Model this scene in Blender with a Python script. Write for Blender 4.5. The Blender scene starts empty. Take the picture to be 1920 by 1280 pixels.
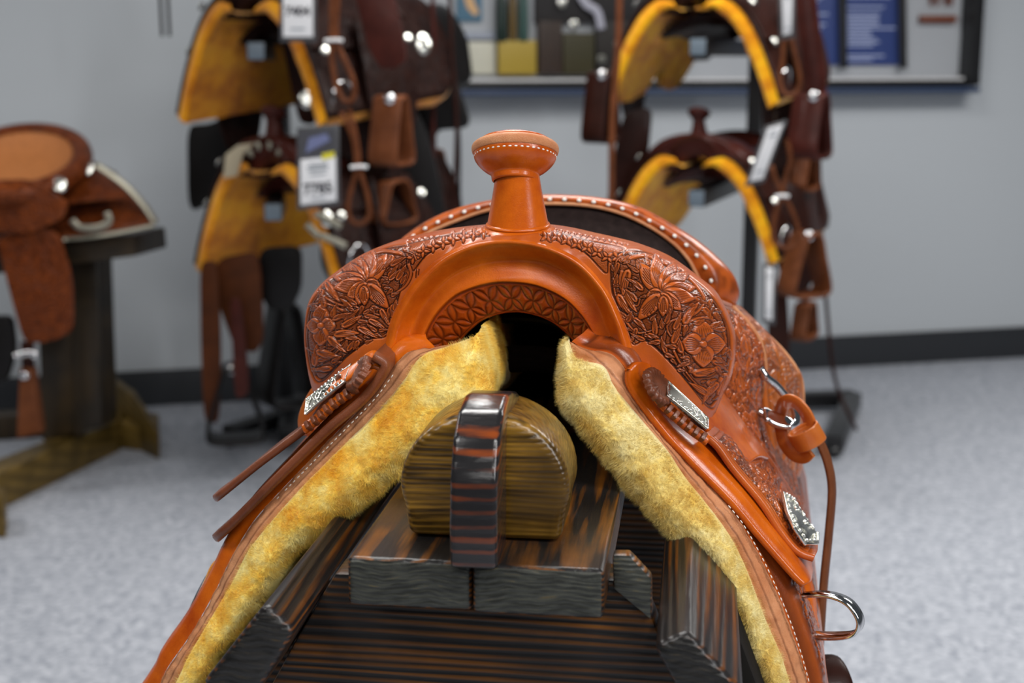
import bpy, bmesh, math, random
import numpy as np
from mathutils import Vector, Matrix, Euler
random.seed(7); rng = np.random.default_rng(7)
S = bpy.context.scene
COL = S.collection
# ---------------------------------------------------------------- camera, world, light
F = 2667.0; PITCH = math.atan(530 / F); CH = 1.4
cd = bpy.data.cameras.new('camera'); cam = bpy.data.objects.new('camera', cd); COL.objects.link(cam)
cam.location = (0, 0, CH); cam.rotation_euler = (math.pi / 2 - PITCH, 0, 0)
cd.sensor_width = 36; cd.lens = 50.0; cd.clip_end = 60
cd.dof.use_dof = True; cd.dof.focus_distance = 1.18; cd.dof.aperture_fstop = 5.6
S.camera = cam
S.view_settings.view_transform = 'Standard'; S.view_settings.look = 'None'
S.view_settings.exposure = 0.0; S.view_settings.gamma = 1.0
S.view_settings.use_curve_mapping = False
wd = bpy.data.worlds.new('world'); S.world = wd; wd.use_nodes = True
wd.node_tree.nodes['Background'].inputs[0].default_value = (0.80, 0.90, 1.0, 1)
wd.node_tree.nodes['Background'].inputs[1].default_value = 0.06
def area(x, y, z, sx, sy, w, col=(1, .98, .95), tgt=None):
    l = bpy.data.lights.new('ceiling_or_added_light', 'AREA'); l.shape = 'RECTANGLE'; l.size = sx; l.size_y = sy
    l.energy = w; l.color = col
    o = bpy.data.objects.new('ceiling_or_added_light', l); COL.objects.link(o); o.location = (x, y, z)
    if tgt is not None:
        o.rotation_euler = (Vector(tgt) - Vector((x, y, z))).to_track_quat('-Z', 'Y').to_euler()
    return o
area(1.0, -0.1, 2.75, 1.2, .5, 42)
area(-1.3, 0.3, 2.75, 1.2, .6, 30)
area(-0.3, 2.2, 2.85, 1.2, .6, 40)
area(2.6, 3.9, 2.85, 1.6, .6, 78)
area(0.3, 4.1, 2.85, 1.2, .6, 36)
area(-2.9, 3.4, 2.85, 1.2, .6, 34)
area(0.2, -2.2, 2.7, 2.4, .6, 46)  # front fill added at ceiling height, brightening the dim fleece
area(2.0, -0.25, 2.12, .22, 1.0, 26, (.97, .98, 1), (0, 1.2, 1.15))  # narrow side light added for the streak on the horn neck

# ---------------------------------------------------------------- projection helpers (real places found from sight lines)
TH = math.radians(7.5)
EX = np.array([math.cos(TH), -math.sin(TH), 0]); EY = np.array([math.sin(TH), math.cos(TH), 0])
CP, SP = math.cos(PITCH), math.sin(PITCH)
def ray(px, py):
    x = (px - 960) / F; y = -(py - 640) / F
    return np.array([x, CP + y * SP, -SP + y * CP])
def W(px, py, ly):            # point of the plane at distance ly in the saddle's frame -> (lx, ly, z)
    r = ray(px, py); p = r * (ly / (r @ EY))
    return np.array([p @ EX, ly, p[2] + CH])
def D(px, py, Y):             # world point at depth Y
    r = ray(px, py); p = r * (Y / r[1]); return p + np.array([0, 0, CH])
def FL(px, py):
    r = ray(px, py); p = r * (-CH / r[2]); return np.array([p[0], p[1], 0.0])
def h2w(v): v = np.asarray(v, float); return v[..., 0:1] * EX + v[..., 1:2] * EY + v[..., 2:3] * np.array([0, 0, 1.])
def proj_h(V):                # saddle frame -> photo pixel, only to lay the tooling pattern out on the swell
    p = h2w(V) - np.array([0, 0, CH])
    dep = p[..., 1] * CP - p[..., 2] * SP; up = p[..., 1] * SP + p[..., 2] * CP
    return 960 + F * p[..., 0] / dep, 640 - F * up / dep
# ---------------------------------------------------------------- curves, lofts
def cr(P, n):                 # Catmull-Rom through P, n points equally spaced
    P = np.asarray(P, float)
    if len(P) == 2:
        t = np.linspace(0, 1, n)[:, None]; return P[0] * (1 - t) + P[1] * t
    Q = np.vstack([2 * P[0] - P[1], P, 2 * P[-1] - P[-2]]); out = []
    for i in range(len(P) - 1):
        a, b, c, d = Q[i:i + 4]; t = np.linspace(0, 1, 24, endpoint=False)[:, None]
        out.append(.5 * ((2 * b) + (-a + c) * t + (2 * a - 5 * b + 4 * c - d) * t ** 2 + (-a + 3 * b - 3 * c + d) * t ** 3))
    out.append(P[-1:]); R = np.vstack(out)
    L = np.r_[0, np.cumsum(np.linalg.norm(np.diff(R, axis=0), axis=1))]
    t = np.linspace(0, L[-1], n)
    return np.stack([np.interp(t, L, R[:, k]) for k in range(R.shape[1])], 1)
def loft(rows, ns, nts):      # rows: point lists; result (ns, sum(nts)+1, 3)
    R = np.stack([cr(r, ns) for r in rows], 1); m = R.shape[1]
    if isinstance(nts, int): nts = [nts] * (m - 1)
    Q = np.concatenate([2 * R[:, :1] - R[:, 1:2], R, 2 * R[:, -1:] - R[:, -2:-1]], 1); out = []
    for i in range(m - 1):
        a, b, c, d = (Q[:, i + k][:, None] for k in range(4)); t = np.linspace(0, 1, nts[i], endpoint=False)[None, :, None]
        out.append(.5 * ((2 * b) + (-a + c) * t + (2 * a - 5 * b + 4 * c - d) * t ** 2 + (-a + 3 * b - 3 * c + d) * t ** 3))
    out.append(R[:, -1:]); return np.concatenate(out, 1)
def normals(G):
    a = np.gradient(G, axis=0); b = np.gradient(G, axis=1); n = np.cross(a, b)
    return n / (np.linalg.norm(n, axis=2, keepdims=True) + 1e-12)
def gf(ns, nt, ct=False, cs=False):
    i = np.arange(ns if cs else ns - 1); j = np.arange(nt if ct else nt - 1)
    I, J = np.meshgrid(i, j, indexing='ij'); I2 = (I + 1) % ns; J2 = (J + 1) % nt
    return np.stack([I * nt + J, I * nt + J2, I2 * nt + J2, I2 * nt + J], -1).reshape(-1, 4)
def gm(G, ct=False, cs=False): return G.reshape(-1, 3), gf(G.shape[0], G.shape[1], ct, cs)
def solid(G, th, edge=.35):   # a sheet G given thickness th with rounded edges
    N = normals(G); h = th / 2
    ns, nt = G.shape[:2]
    def shrink(A): return A
    top = G + N * h; bot = G - N * h
    def out(a, b): d = a - b; return d / (np.linalg.norm(d, axis=-1, keepdims=True) + 1e-9)
    e1 = out(G[:, -1], G[:, -2]) * h * edge * 2; e0 = out(G[:, 0], G[:, 1]) * h * edge * 2
    L = np.concatenate([top, (G[:, -1] + e1 + N[:, -1] * h * .5)[:, None], (G[:, -1] + e1 - N[:, -1] * h * .5)[:, None], bot[:, ::-1],
                        (G[:, 0] + e0 - N[:, 0] * h * .5)[:, None], (G[:, 0] + e0 + N[:, 0] * h * .5)[:, None]], 1)
    V, Fc = gm(L, ct=True); m = L.shape[1]; caps = []
    for r in (0, ns - 1):
        k = [(j, 2 * nt + 1 - j) for j in range(nt)]
        for j in range(nt - 1):
            q = [r * m + k[j][0], r * m + k[j + 1][0], r * m + k[j + 1][1], r * m + k[j][1]]
            caps.append(q if r else q[::-1])
        for q in ([r * m + nt - 1, r * m + nt, r * m + nt + 1, r * m + nt + 2], [r * m + m - 1, r * m, r * m + 2 * nt + 1, r * m + m - 2]):
            caps.append(q)
    return V, np.vstack([Fc, np.array(caps)])
def frames(P, up=None, closed=False):
    T = np.gradient(P, axis=0)
    if closed: T = np.roll(P, -1, 0) - np.roll(P, 1, 0)
    T /= np.linalg.norm(T, axis=1, keepdims=True) + 1e-12
    if up is None: up = np.array([0, 0, 1.]) if abs(T[0][2]) < .9 else np.array([0, 1., 0])
    up = np.asarray(up, float)
    if up.ndim == 2: U = up
    else:
        U = np.zeros_like(P); u = up
        for i in range(len(P)):
            u = u - (u @ T[i]) * T[i]; u /= np.linalg.norm(u) + 1e-12; U[i] = u
    U = U - (U * T).sum(1, keepdims=True) * T; U /= np.linalg.norm(U, axis=1, keepdims=True) + 1e-12
    return T, U, np.cross(T, U)
def capf(ns, n): 
    c = []
    for r in (0, ns - 1):
        for k in range(n // 2 - 1):
            c.append([r * n + k, r * n + k + 1, r * n + n - 2 - k, r * n + n - 1 - k])
    return np.array(c)
def sweep(P, ring, up=None, closed=False, sc=None):   # ring (n,2): (along side, along up)
    P = np.asarray(P, float); T, U, B = frames(P, up, closed); s = np.ones(len(P)) if sc is None else np.asarray(sc)
    G = P[:, None] + (B[:, None] * ring[None, :, 0:1] + U[:, None] * ring[None, :, 1:2]) * s[:, None, None]
    V, Fc = gm(G, ct=True, cs=closed)
    if not closed: Fc = np.vstack([Fc, capf(len(P), len(ring))])
    return V, Fc
def circ(r, n=10, r2=None):
    a = np.linspace(0, 2 * math.pi, n, endpoint=False); return np.stack([np.cos(a) * r, np.sin(a) * (r2 or r)], 1)
def rrect(w, h, r=None):
    r = min(w, h) * .3 if r is None else r; a, b = w / 2, h / 2
    return np.array([(a, -b + r), (a, b - r), (a - r, b), (-a + r, b), (-a, b - r), (-a, -b + r), (-a + r, -b), (a - r, -b)])
def tube(P, r, n=28, seg=10, closed=False, **k): 
    P = cr(list(P) + ([P[0]] if closed else []), n + (1 if closed else 0)); P = P[:-1] if closed else P
    return sweep(P, circ(r, seg), closed=closed, **k)
def strap(P, w, th, n=30, up=None, sc=None, closed=False):
    P = cr(P, n); return sweep(P[:-1] if closed else P, rrect(w, th), up=up, sc=sc, closed=closed)
def join(L):
    V, Fs, o = [], [], 0
    for v, f in L:
        V.append(np.asarray(v, float)); Fs.append(np.asarray(f) + o); o += len(v)
    return np.vstack(V), np.vstack(Fs)
def lathe(c, axis, prof, n=48, sx=1, sy=1):
    ax = np.array(axis, float); ax /= np.linalg.norm(ax); x = np.array([1., 0, 0]); x -= (x @ ax) * ax; x /= np.linalg.norm(x); y = np.cross(ax, x)
    a = np.linspace(0, 2 * math.pi, n, endpoint=False); p = cr([(r, h, 0) for r, h in prof], max(len(prof) * 5, 8))[:, :2]
    G = np.array(c) + p[:, None, 0:1] * (np.cos(a)[None, :, None] * x * sx + np.sin(a)[None, :, None] * y * sy) + p[:, None, 1:2] * ax
    return gm(G, ct=True)
OCT = np.array([(1, 0, 0), (0, 1, 0), (-1, 0, 0), (0, -1, 0), (0, 0, 1), (0, 0, -1)], float)
def ell(c, d, l, w, h, n):    # little ellipsoid: length l along d, width w, height h along n
    d = np.asarray(d, float); d = d / (np.linalg.norm(d) + 1e-12); n = np.asarray(n, float); n = n - (n @ d) * d; n /= np.linalg.norm(n) + 1e-12; b = np.cross(n, d)
    rows = []
    for ph in np.linspace(-math.pi / 2, math.pi / 2, 7):
        a = np.linspace(0, 2 * math.pi, 8, endpoint=False)
        rows.append(np.array(c) + math.sin(ph) * n * h / 2 + math.cos(ph) * (np.cos(a)[:, None] * d * l / 2 + np.sin(a)[:, None] * b * w / 2))
    return gm(np.array(rows), ct=True)
def stitches(P, N, gap, l, w, h):
    L = np.linalg.norm(np.diff(P, axis=0), axis=1).sum(); n = max(2, int(L / gap)); Q = cr(np.hstack([P, N]), n); T = np.gradient(Q[:, :3], axis=0)
    return join([ell(Q[i, :3], T[i], l, w, h, Q[i, 3:]) for i in range(n)])
def box(x0, x1, y0, y1, z0, z1, bev=.002, seg=2):
    bm = bmesh.new(); bmesh.ops.create_cube(bm, size=1)
    for v in bm.verts:
        v.co = ((x0 + x1) / 2 + v.co.x * (x1 - x0), (y0 + y1) / 2 + v.co.y * (y1 - y0), (z0 + z1) / 2 + v.co.z * (z1 - z0))
    if bev: bmesh.ops.bevel(bm, geom=bm.edges[:], offset=bev, segments=seg, profile=.6, affect='EDGES')
    return bm
def prism(pts, d, bev=.002, seg=2):   # closed 3-D polygon pushed along d, edges rounded
    bm = bmesh.new(); d = Vector(d); a = [bm.verts.new(p) for p in pts]; b = [bm.verts.new(Vector(p) + d) for p in pts]; n = len(pts)
    bm.faces.new(a[::-1]); bm.faces.new(b)
    for i in range(n): bm.faces.new((a[i], a[(i + 1) % n], b[(i + 1) % n], b[i]))
    bmesh.ops.recalc_face_normals(bm, faces=bm.faces[:])
    if bev:
        es = [e for e in bm.edges if len(e.link_faces) == 2 and e.calc_face_angle(0) > .35]
        bmesh.ops.bevel(bm, geom=es, offset=bev, segments=seg, profile=.6, affect='EDGES')
    return bm
def bar(a, b, w, h, bev=.003, up=(0, 0, 1)):
    a = np.array(a, float); b = np.array(b, float); t = b - a; t /= np.linalg.norm(t); up = np.array(up, float); s = np.cross(t, up); s /= np.linalg.norm(s); u = np.cross(s, t)
    return prism([a + s * w / 2 + u * h / 2, a - s * w / 2 + u * h / 2, a - s * w / 2 - u * h / 2, a + s * w / 2 - u * h / 2], b - a, bev)
# ---------------------------------------------------------------- objects
class Thing:
    def __init__(s, name, label, cat, loc, off=None, rz=0, scale=1, group=None):
        o = bpy.data.objects.new(name, None); COL.objects.link(o); o.location = loc; o.rotation_euler = (0, 0, rz); o.scale = (scale,) * 3
        o.empty_display_size = .05; o['label'] = label; o['category'] = cat
        if group: o['group'] = group
        s.o = o; s.off = np.array(loc if off is None else off, float)
def part(t, name, geo, mat, parent=None, label=None, smooth=True, kind=None, attr=None, off=None):
    off = (t.off if t is not None else np.zeros(3)) if off is None else np.array(off, float)
    me = bpy.data.meshes.new(name)
    if isinstance(geo, bmesh.types.BMesh):
        bmesh.ops.translate(geo, verts=geo.verts[:], vec=Vector(-off)); geo.to_mesh(me); geo.free()
    else:
        V, Fc = geo; V = np.asarray(V, np.float32) - off.astype(np.float32); Fc = np.asarray(Fc, np.int32)
        k = Fc.shape[1]
        me.vertices.add(len(V)); me.vertices.foreach_set('co', V.ravel()); me.loops.add(Fc.size); me.loops.foreach_set('vertex_index', Fc.ravel())
        me.polygons.add(len(Fc)); me.polygons.foreach_set('loop_start', np.arange(0, Fc.size, k, dtype=np.int32)); me.polygons.foreach_set('loop_total', np.full(len(Fc), k, np.int32))
        me.update(calc_edges=True); me.validate()
    if attr is not None:
        a = me.attributes.new('tool', 'FLOAT', 'POINT'); a.data.foreach_set('value', np.asarray(attr, np.float32).ravel())
    me.materials.append(mat)
    if smooth:
        me.shade_smooth()
        if isinstance(geo, bmesh.types.BMesh) or smooth == 'auto': me.set_sharp_from_angle(angle=.7)
    o = bpy.data.objects.new(name, me); COL.objects.link(o)
    p = parent if parent is not None else (t.o if t is not None else None)
    if p is not None: o.parent = p
    if label: o['label'] = label
    if kind: o['kind'] = kind
    return o
def structure(name, geo, mat, loc=(0, 0, 0), parent=None, smooth=True):
    o = part(None, name, geo, mat, parent=parent, off=loc, smooth=smooth); 
    if parent is None: o['kind'] = 'structure'
    o.location = loc if parent is None else (0, 0, 0); return o
# ---------------------------------------------------------------- materials
def nt_new(name):
    m = bpy.data.materials.new(name); m.use_nodes = True; n = m.node_tree; b = n.nodes['Principled BSDF']; return m, n, b
def N(n, t, **k):
    x = n.nodes.new(t)
    for a, v in k.items():
        if a.startswith('i_'): x.inputs[int(a[2:]) if a[2:].isdigit() else a[2:]].default_value = v
        else: setattr(x, a, v)
    return x
def ramp(n, stops):
    r = N(n, 'ShaderNodeValToRGB'); e = r.color_ramp.elements
    for i, (p, c) in enumerate(stops):
        q = e[i] if i < 2 else e.new(p)
        q.position = p; q.color = tuple(c) + (1,)
    return r
def plain(name, col, rough=.5, metal=0, spec=.5, bump=0, bscale=200, var=0, coat=0, sheen=0):
    m, n, b = nt_new(name); b.inputs['Base Color'].default_value = tuple(col) + (1,); b.inputs['Roughness'].default_value = rough
    b.inputs['Metallic'].default_value = metal; b.inputs['Specular IOR Level'].default_value = spec; b.inputs['Coat Weight'].default_value = coat
    b.inputs['Sheen Weight'].default_value = sheen
    tc = N(n, 'ShaderNodeTexCoord')
    if var:
        z = N(n, 'ShaderNodeTexNoise'); z.inputs['Scale'].default_value = bscale * .15; z.inputs['Detail'].default_value = 4; n.links.new(tc.outputs['Object'], z.inputs['Vector'])
        r = ramp(n, [(.3, [c * (1 - var) for c in col]), (.7, [min(1, c * (1 + var)) for c in col])]); n.links.new(z.outputs[0], r.inputs[0]); n.links.new(r.outputs[0], b.inputs['Base Color'])
    if bump:
        z = N(n, 'ShaderNodeTexNoise'); z.inputs['Scale'].default_value = bscale; z.inputs['Detail'].default_value = 4; n.links.new(tc.outputs['Object'], z.inputs['Vector'])
        q = N(n, 'ShaderNodeBump'); q.inputs['Strength'].default_value = bump; q.inputs['Distance'].default_value = .001
        n.links.new(z.outputs[0], q.inputs['Height']); n.links.new(q.outputs[0], b.inputs['Normal'])
    return m
def leather(name, c1, c2, dark, rough=.3, coat=.25, tooled=0, tscale=55, bump=.25):
    m, n, b = nt_new(name); L = n.links; tc = N(n, 'ShaderNodeTexCoord')
    z = N(n, 'ShaderNodeTexNoise'); z.inputs['Scale'].default_value = 12; z.inputs['Detail'].default_value = 9; z.inputs['Roughness'].default_value = .68; L.new(tc.outputs['Object'], z.inputs[0])
    r = ramp(n, [(.34, c2), (.60, c1)]); L.new(z.outputs[0], r.inputs[0])
    at = N(n, 'ShaderNodeAttribute'); at.attribute_name = 'tool'
    mx = N(n, 'ShaderNodeMix'); mx.data_type = 'RGBA'; L.new(r.outputs[0], mx.inputs[6]); mx.inputs[7].default_value = tuple(dark) + (1,)
    fine = N(n, 'ShaderNodeTexNoise'); fine.inputs['Scale'].default_value = 900; fine.inputs['Detail'].default_value = 3; L.new(tc.outputs['Object'], fine.inputs[0])
    bp = N(n, 'ShaderNodeBump'); bp.inputs['Strength'].default_value = bump; bp.inputs['Distance'].default_value = .0006; L.new(fine.outputs[0], bp.inputs['Height'])
    L.new(at.outputs['Fac'], mx.inputs[0])
    last = bp
    if tooled:
        w1 = N(n, 'ShaderNodeTexNoise'); w1.inputs['Scale'].default_value = tscale * .5; w1.inputs['Detail'].default_value = 1; L.new(tc.outputs['Object'], w1.inputs[0])
        v = N(n, 'ShaderNodeVectorMath', operation='MULTIPLY_ADD'); L.new(w1.outputs['Color'], v.inputs[0]); v.inputs[1].default_value = (.05,) * 3; L.new(tc.outputs['Object'], v.inputs[2])
        wv = N(n, 'ShaderNodeTexWave'); wv.wave_type = 'RINGS'; wv.rings_direction = 'SPHERICAL'; wv.inputs['Scale'].default_value = tscale * .45; wv.inputs['Distortion'].default_value = 9; wv.inputs['Detail'].default_value = 2; wv.inputs['Detail Scale'].default_value = 1.5
        L.new(v.outputs[0], wv.inputs[0])
        b2 = N(n, 'ShaderNodeBump'); b2.inputs['Strength'].default_value = tooled; b2.inputs['Distance'].default_value = .003; L.new(wv.outputs['Fac'], b2.inputs['Height']); L.new(bp.outputs[0], b2.inputs['Normal']); last = b2
        mm = N(n, 'ShaderNodeMath', operation='SUBTRACT'); mm.use_clamp = True; mm.inputs[0].default_value = .75; L.new(wv.outputs['Fac'], mm.inputs[1]); L.new(mm.outputs[0], mx.inputs[0])
    L.new(mx.outputs[2], b.inputs['Base Color']); L.new(last.outputs[0], b.inputs['Normal'])
    b.inputs['Roughness'].default_value = rough; b.inputs['Coat Weight'].default_value = coat; b.inputs['Coat Roughness'].default_value = .12; b.inputs['Specular IOR Level'].default_value = .36 if coat > .1 else .13
    return m
def wood(name, axis, cen, period, dark, light, rough=.3, coat=.5, thr=(.45, .8), stretch=.06, warp=.02, wscale=12, bump=.5, wmix=.45, endc=None):
    m, n, b = nt_new(name); L = n.links; tc = N(n, 'ShaderNodeTexCoord'); mp = N(n, 'ShaderNodeMapping'); L.new(tc.outputs['Object'], mp.inputs[0]); mp.inputs['Location'].default_value = [-c for c in cen]
    sc = [1, 1, 1]; sc['XYZ'.index(axis)] = stretch
    m2 = N(n, 'ShaderNodeMapping'); m2.inputs['Scale'].default_value = sc; L.new(tc.outputs['Object'], m2.inputs[0])
    z = N(n, 'ShaderNodeTexNoise'); z.inputs['Scale'].default_value = wscale; z.inputs['Detail'].default_value = 3; L.new(m2.outputs[0], z.inputs[0])
    v = N(n, 'ShaderNodeVectorMath', operation='MULTIPLY_ADD'); L.new(z.outputs['Color'], v.inputs[0]); v.inputs[1].default_value = (warp,) * 3; L.new(mp.outputs[0], v.inputs[2])
    wv = N(n, 'ShaderNodeTexWave'); wv.wave_type = 'RINGS'; wv.rings_direction = axis; wv.inputs['Scale'].default_value = 2 * math.pi / (20 * period); wv.inputs['Distortion'].default_value = 0; L.new(v.outputs[0], wv.inputs[0])
    m3 = N(n, 'ShaderNodeMapping'); s3 = [1 / period * .55] * 3; s3['XYZ'.index(axis)] = 1 / period * .55 * stretch * .5; m3.inputs['Scale'].default_value = s3; L.new(v.outputs[0], m3.inputs[0])
    z4 = N(n, 'ShaderNodeTexNoise'); z4.inputs['Scale'].default_value = 1.0; z4.inputs['Detail'].default_value = 5; z4.inputs['Roughness'].default_value = .6; L.new(m3.outputs[0], z4.inputs[0])
    sm = N(n, 'ShaderNodeMath', operation='MULTIPLY_ADD'); L.new(wv.outputs['Fac'], sm.inputs[0]); sm.inputs[1].default_value = wmix; sm2 = N(n, 'ShaderNodeMath', operation='MULTIPLY'); L.new(z4.outputs[0], sm2.inputs[0]); sm2.inputs[1].default_value = 1.4 - wmix; L.new(sm2.outputs[0], sm.inputs[2])
    r = ramp(n, [(thr[0], dark), (thr[1], light)]); L.new(sm.outputs[0], r.inputs[0])
    z2 = N(n, 'ShaderNodeTexNoise'); z2.inputs['Scale'].default_value = 9; z2.inputs['Detail'].default_value = 5; L.new(tc.outputs['Object'], z2.inputs[0])
    z3 = N(n, 'ShaderNodeTexNoise'); z3.inputs['Scale'].default_value = 320; z3.inputs['Detail'].default_value = 3; L.new(m2.outputs[0], z3.inputs[0])
    mx = N(n, 'ShaderNodeMix'); mx.data_type = 'RGBA'; r2 = ramp(n, [(.42, (0, 0, 0)), (.66, (.8, .8, .8))]); L.new(z2.outputs[0], r2.inputs[0]); L.new(r2.outputs[0], mx.inputs[0]); L.new(r.outputs[0], mx.inputs[6]); mx.inputs[7].default_value = tuple(dark) + (1,)
    L.new(mx.outputs[2], b.inputs['Base Color'])
    if endc:      # sawn end grain: greyer, fine slanting growth lines
        sp_ = N(n, 'ShaderNodeSeparateXYZ'); L.new(tc.outputs['Normal'], sp_.inputs[0]); ab = N(n, 'ShaderNodeMath', operation='ABSOLUTE'); L.new(sp_.outputs['XYZ'.index(axis)], ab.inputs[0])
        gt = N(n, 'ShaderNodeMath', operation='GREATER_THAN'); gt.inputs[1].default_value = .85; L.new(ab.outputs[0], gt.inputs[0])
        m5 = N(n, 'ShaderNodeMapping'); m5.inputs['Rotation'].default_value = (0, .55, 0); m5.inputs['Scale'].default_value = (60, 60, 520); L.new(v.outputs[0], m5.inputs[0])
        z6 = N(n, 'ShaderNodeTexNoise'); z6.inputs['Scale'].default_value = 1; z6.inputs['Detail'].default_value = 4; L.new(m5.outputs[0], z6.inputs[0])
        r6 = ramp(n, [(.35, [q * .35 for q in endc]), (.62, endc)]); e6 = r6.color_ramp.elements.new(.78); e6.color = (endc[0] * 2.2, endc[1] * 1.6, endc[2] * .8, 1); L.new(z6.outputs[0], r6.inputs[0])
        m7 = N(n, 'ShaderNodeMix'); m7.data_type = 'RGBA'; L.new(gt.outputs[0], m7.inputs[0]); L.new(mx.outputs[2], m7.inputs[6]); L.new(r6.outputs[0], m7.inputs[7]); L.new(m7.outputs[2], b.inputs['Base Color'])
    b.inputs['Specular IOR Level'].default_value = .3
    ad = N(n, 'ShaderNodeMath', operation='ADD'); L.new(wv.outputs['Fac'], ad.inputs[0]); L.new(z3.outputs[0], ad.inputs[1])
    bp = N(n, 'ShaderNodeBump'); bp.inputs['Strength'].default_value = bump; bp.inputs['Distance'].default_value = .0012; L.new(ad.outputs[0], bp.inputs['Height']); L.new(bp.outputs[0], b.inputs['Normal'])
    b.inputs['Roughness'].default_value = rough; b.inputs['Coat Weight'].default_value = coat; b.inputs['Coat Roughness'].default_value = .2
    return m
def fleece_mat(name, c1, c2, c3, scale=22):
    m, n, b = nt_new(name); L = n.links; tc = N(n, 'ShaderNodeTexCoord'); z = N(n, 'ShaderNodeTexNoise'); z.inputs['Scale'].default_value = scale; z.inputs['Detail'].default_value = 7; z.inputs['Roughness'].default_value = .65
    L.new(tc.outputs['Object'], z.inputs[0]); r = ramp(n, [(.38, c3), (.5, c2), (.60, c1)]); L.new(z.outputs[0], r.inputs[0]); L.new(r.outputs[0], b.inputs['Base Color'])
    b.inputs['Roughness'].default_value = .95; b.inputs['Specular IOR Level'].default_value = .1; b.inputs['Sheen Weight'].default_value = .3
    z2 = N(n, 'ShaderNodeTexNoise'); z2.inputs['Scale'].default_value = 420; z2.inputs['Detail'].default_value = 3; L.new(tc.outputs['Object'], z2.inputs[0])
    bp = N(n, 'ShaderNodeBump'); bp.inputs['Strength'].default_value = .6; bp.inputs['Distance'].default_value = .002; L.new(z2.outputs[0], bp.inputs['Height']); L.new(bp.outputs[0], b.inputs['Normal'])
    return m
M = {}
M['lea'] = leather('russet_leather', (.62, .128, .005), (.37, .050, .002), (.05, .006, .001), .24, .2)
M['leat'] = leather('tooled_russet_leather', (.50, .105, .014), (.36, .062, .009), (.032, .006, .002), .26, .15)
M['inlay'] = leather('red_brown_inlay', (.40, .058, .004), (.28, .036, .003), (.05, .006, .001), .2, .3)
M['leao'] = leather('tan_orange_leather', (.52, .14, .02), (.40, .085, .012), (.12, .022, .004), .3, .35)
M['edge'] = leather('raw_edge_leather', (.62, .30, .15), (.46, .17, .07), (.12, .03, .010), .5, .05, bump=.8)
M['edged'] = leather('dark_edge_leather', (.20, .055, .02), (.09, .022, .008), (.03, .008, .003), .4, .2, bump=.6)
M['suede'] = plain('dark_suede', (.018, .011, .010), .95, spec=.15, bump=.5, bscale=700, var=.3)
M['blacklea'] = plain('black_leather', (.006, .005, .005), .38, spec=.25, bump=.3, bscale=400, var=.2)
M['brownlea'] = leather('dark_brown_leather', (.030, .008, .005), (.017, .005, .003), (.005, .002, .001), .42, .04)
M['brownlea2'] = leather('mahogany_leather', (.060, .013, .009), (.032, .007, .005), (.006, .002, .001), .4, .06)
M['midlea'] = leather('chestnut_leather', (.16, .050, .018), (.085, .025, .009), (.02, .006, .002), .45, .05)
M['rust'] = leather('rust_brown_leather', (.075, .020, .005), (.040, .011, .003), (.01, .003, .001), .5, .03)
M['darktool'] = leather('dark_tooled_leather', (.026, .008, .005), (.014, .004, .003), (.003, .001, .001), .45, .03, tooled=.6)
M['tantool'] = leather('brown_tooled_leather', (.20, .044, .008), (.10, .020, .004), (.03, .006, .002), .38, .06, tooled=.6)
M['tanseat'] = plain('tan_roughout', (.40, .14, .035), .7, bump=.3, bscale=500, var=.12)
M['fl'] = fleece_mat('yellow_sheepskin', (.97, .82, .32), (.95, .68, .13), (.91, .50, .035), 22)
M['flr'] = fleece_mat('pale_yellow_sheepskin', (.86, .74, .36), (.80, .62, .20), (.72, .47, .09), 26)
M['fl2'] = fleece_mat('orange_yellow_sheepskin', (.98, .50, .010), (.90, .38, .006), (.66, .22, .004), 14)
M['fl3'] = fleece_mat('golden_sheepskin', (.80, .34, .008), (.70, .26, .005), (.46, .14, .003), 10)
M['chrome'] = plain('polished_steel', (.75, .75, .76), .12, metal=1)
M['silver'] = plain('antique_silver', (.80, .80, .74), .24, metal=1, bump=.25, bscale=500)
M['silverd'] = plain('oxidised_silver', (.20, .20, .18), .45, metal=1)
M['white'] = plain('white_thread', (.85, .82, .76), .6)
M['plast'] = plain('white_plastic', (.75, .75, .76), .35)
M['card'] = plain('white_card', (.74, .74, .76), .6)
M['ink'] = plain('black_ink', (.03, .03, .04), .6)
M['black'] = plain('black_powder_coat', (.008, .008, .009), .4, bump=.1, bscale=900)
M['rubber'] = plain('grey_rubber_baseboard', (.022, .024, .028), .45)
M['steelg'] = plain('grey_end_cap', (.13, .17, .21), .5)
DK = (.011, .010, .010)
M['wplank'] = wood('dark_stained_plank', 'Y', (.03, 0, -.10), .0042, DK, (.19, .064, .007), .34, .10, thr=(.64, .92), warp=.03, stretch=.10, bump=.35, wmix=.30, endc=(.050, .052, .044))
M['wapron'] = wood('dark_stained_apron', 'X', (0, -.15, -.30), .0065, DK, (.17, .060, .007), .38, .1, wmix=.35, thr=(.62, .95), warp=.03, stretch=.06, bump=.35)
M['wrail'] = wood('dark_stained_rail', 'Y', (-.1, 0, .25), .0048, (.013, .011, .011), (.16, .05, .007), .36, .12, wmix=.3, thr=(.72, 1.0), warp=.03, bump=.4, endc=(.020, .019, .018))
M['wblock'] = wood('golden_brown_block', 'X', (0, .12, .05), .004, (.040, .020, .003), (.34, .175, .022), .28, .25, wmix=.12, thr=(.50, .86), warp=.03, wscale=14, stretch=.12, bump=.25)
M['warc'] = wood('dark_bent_wood', 'X', (0, .12, .02), .009, (.014, .013, .014), (.22, .045, .008), .20, .5, wmix=.38, thr=(.74, .94), warp=.012, stretch=.3, bump=.25)
M['wshade'] = plain('painted_shade_black', (.008, .007, .006), .85, spec=.15, bump=.3, bscale=120)  # near-black colour standing in for shade under the saddle
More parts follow.
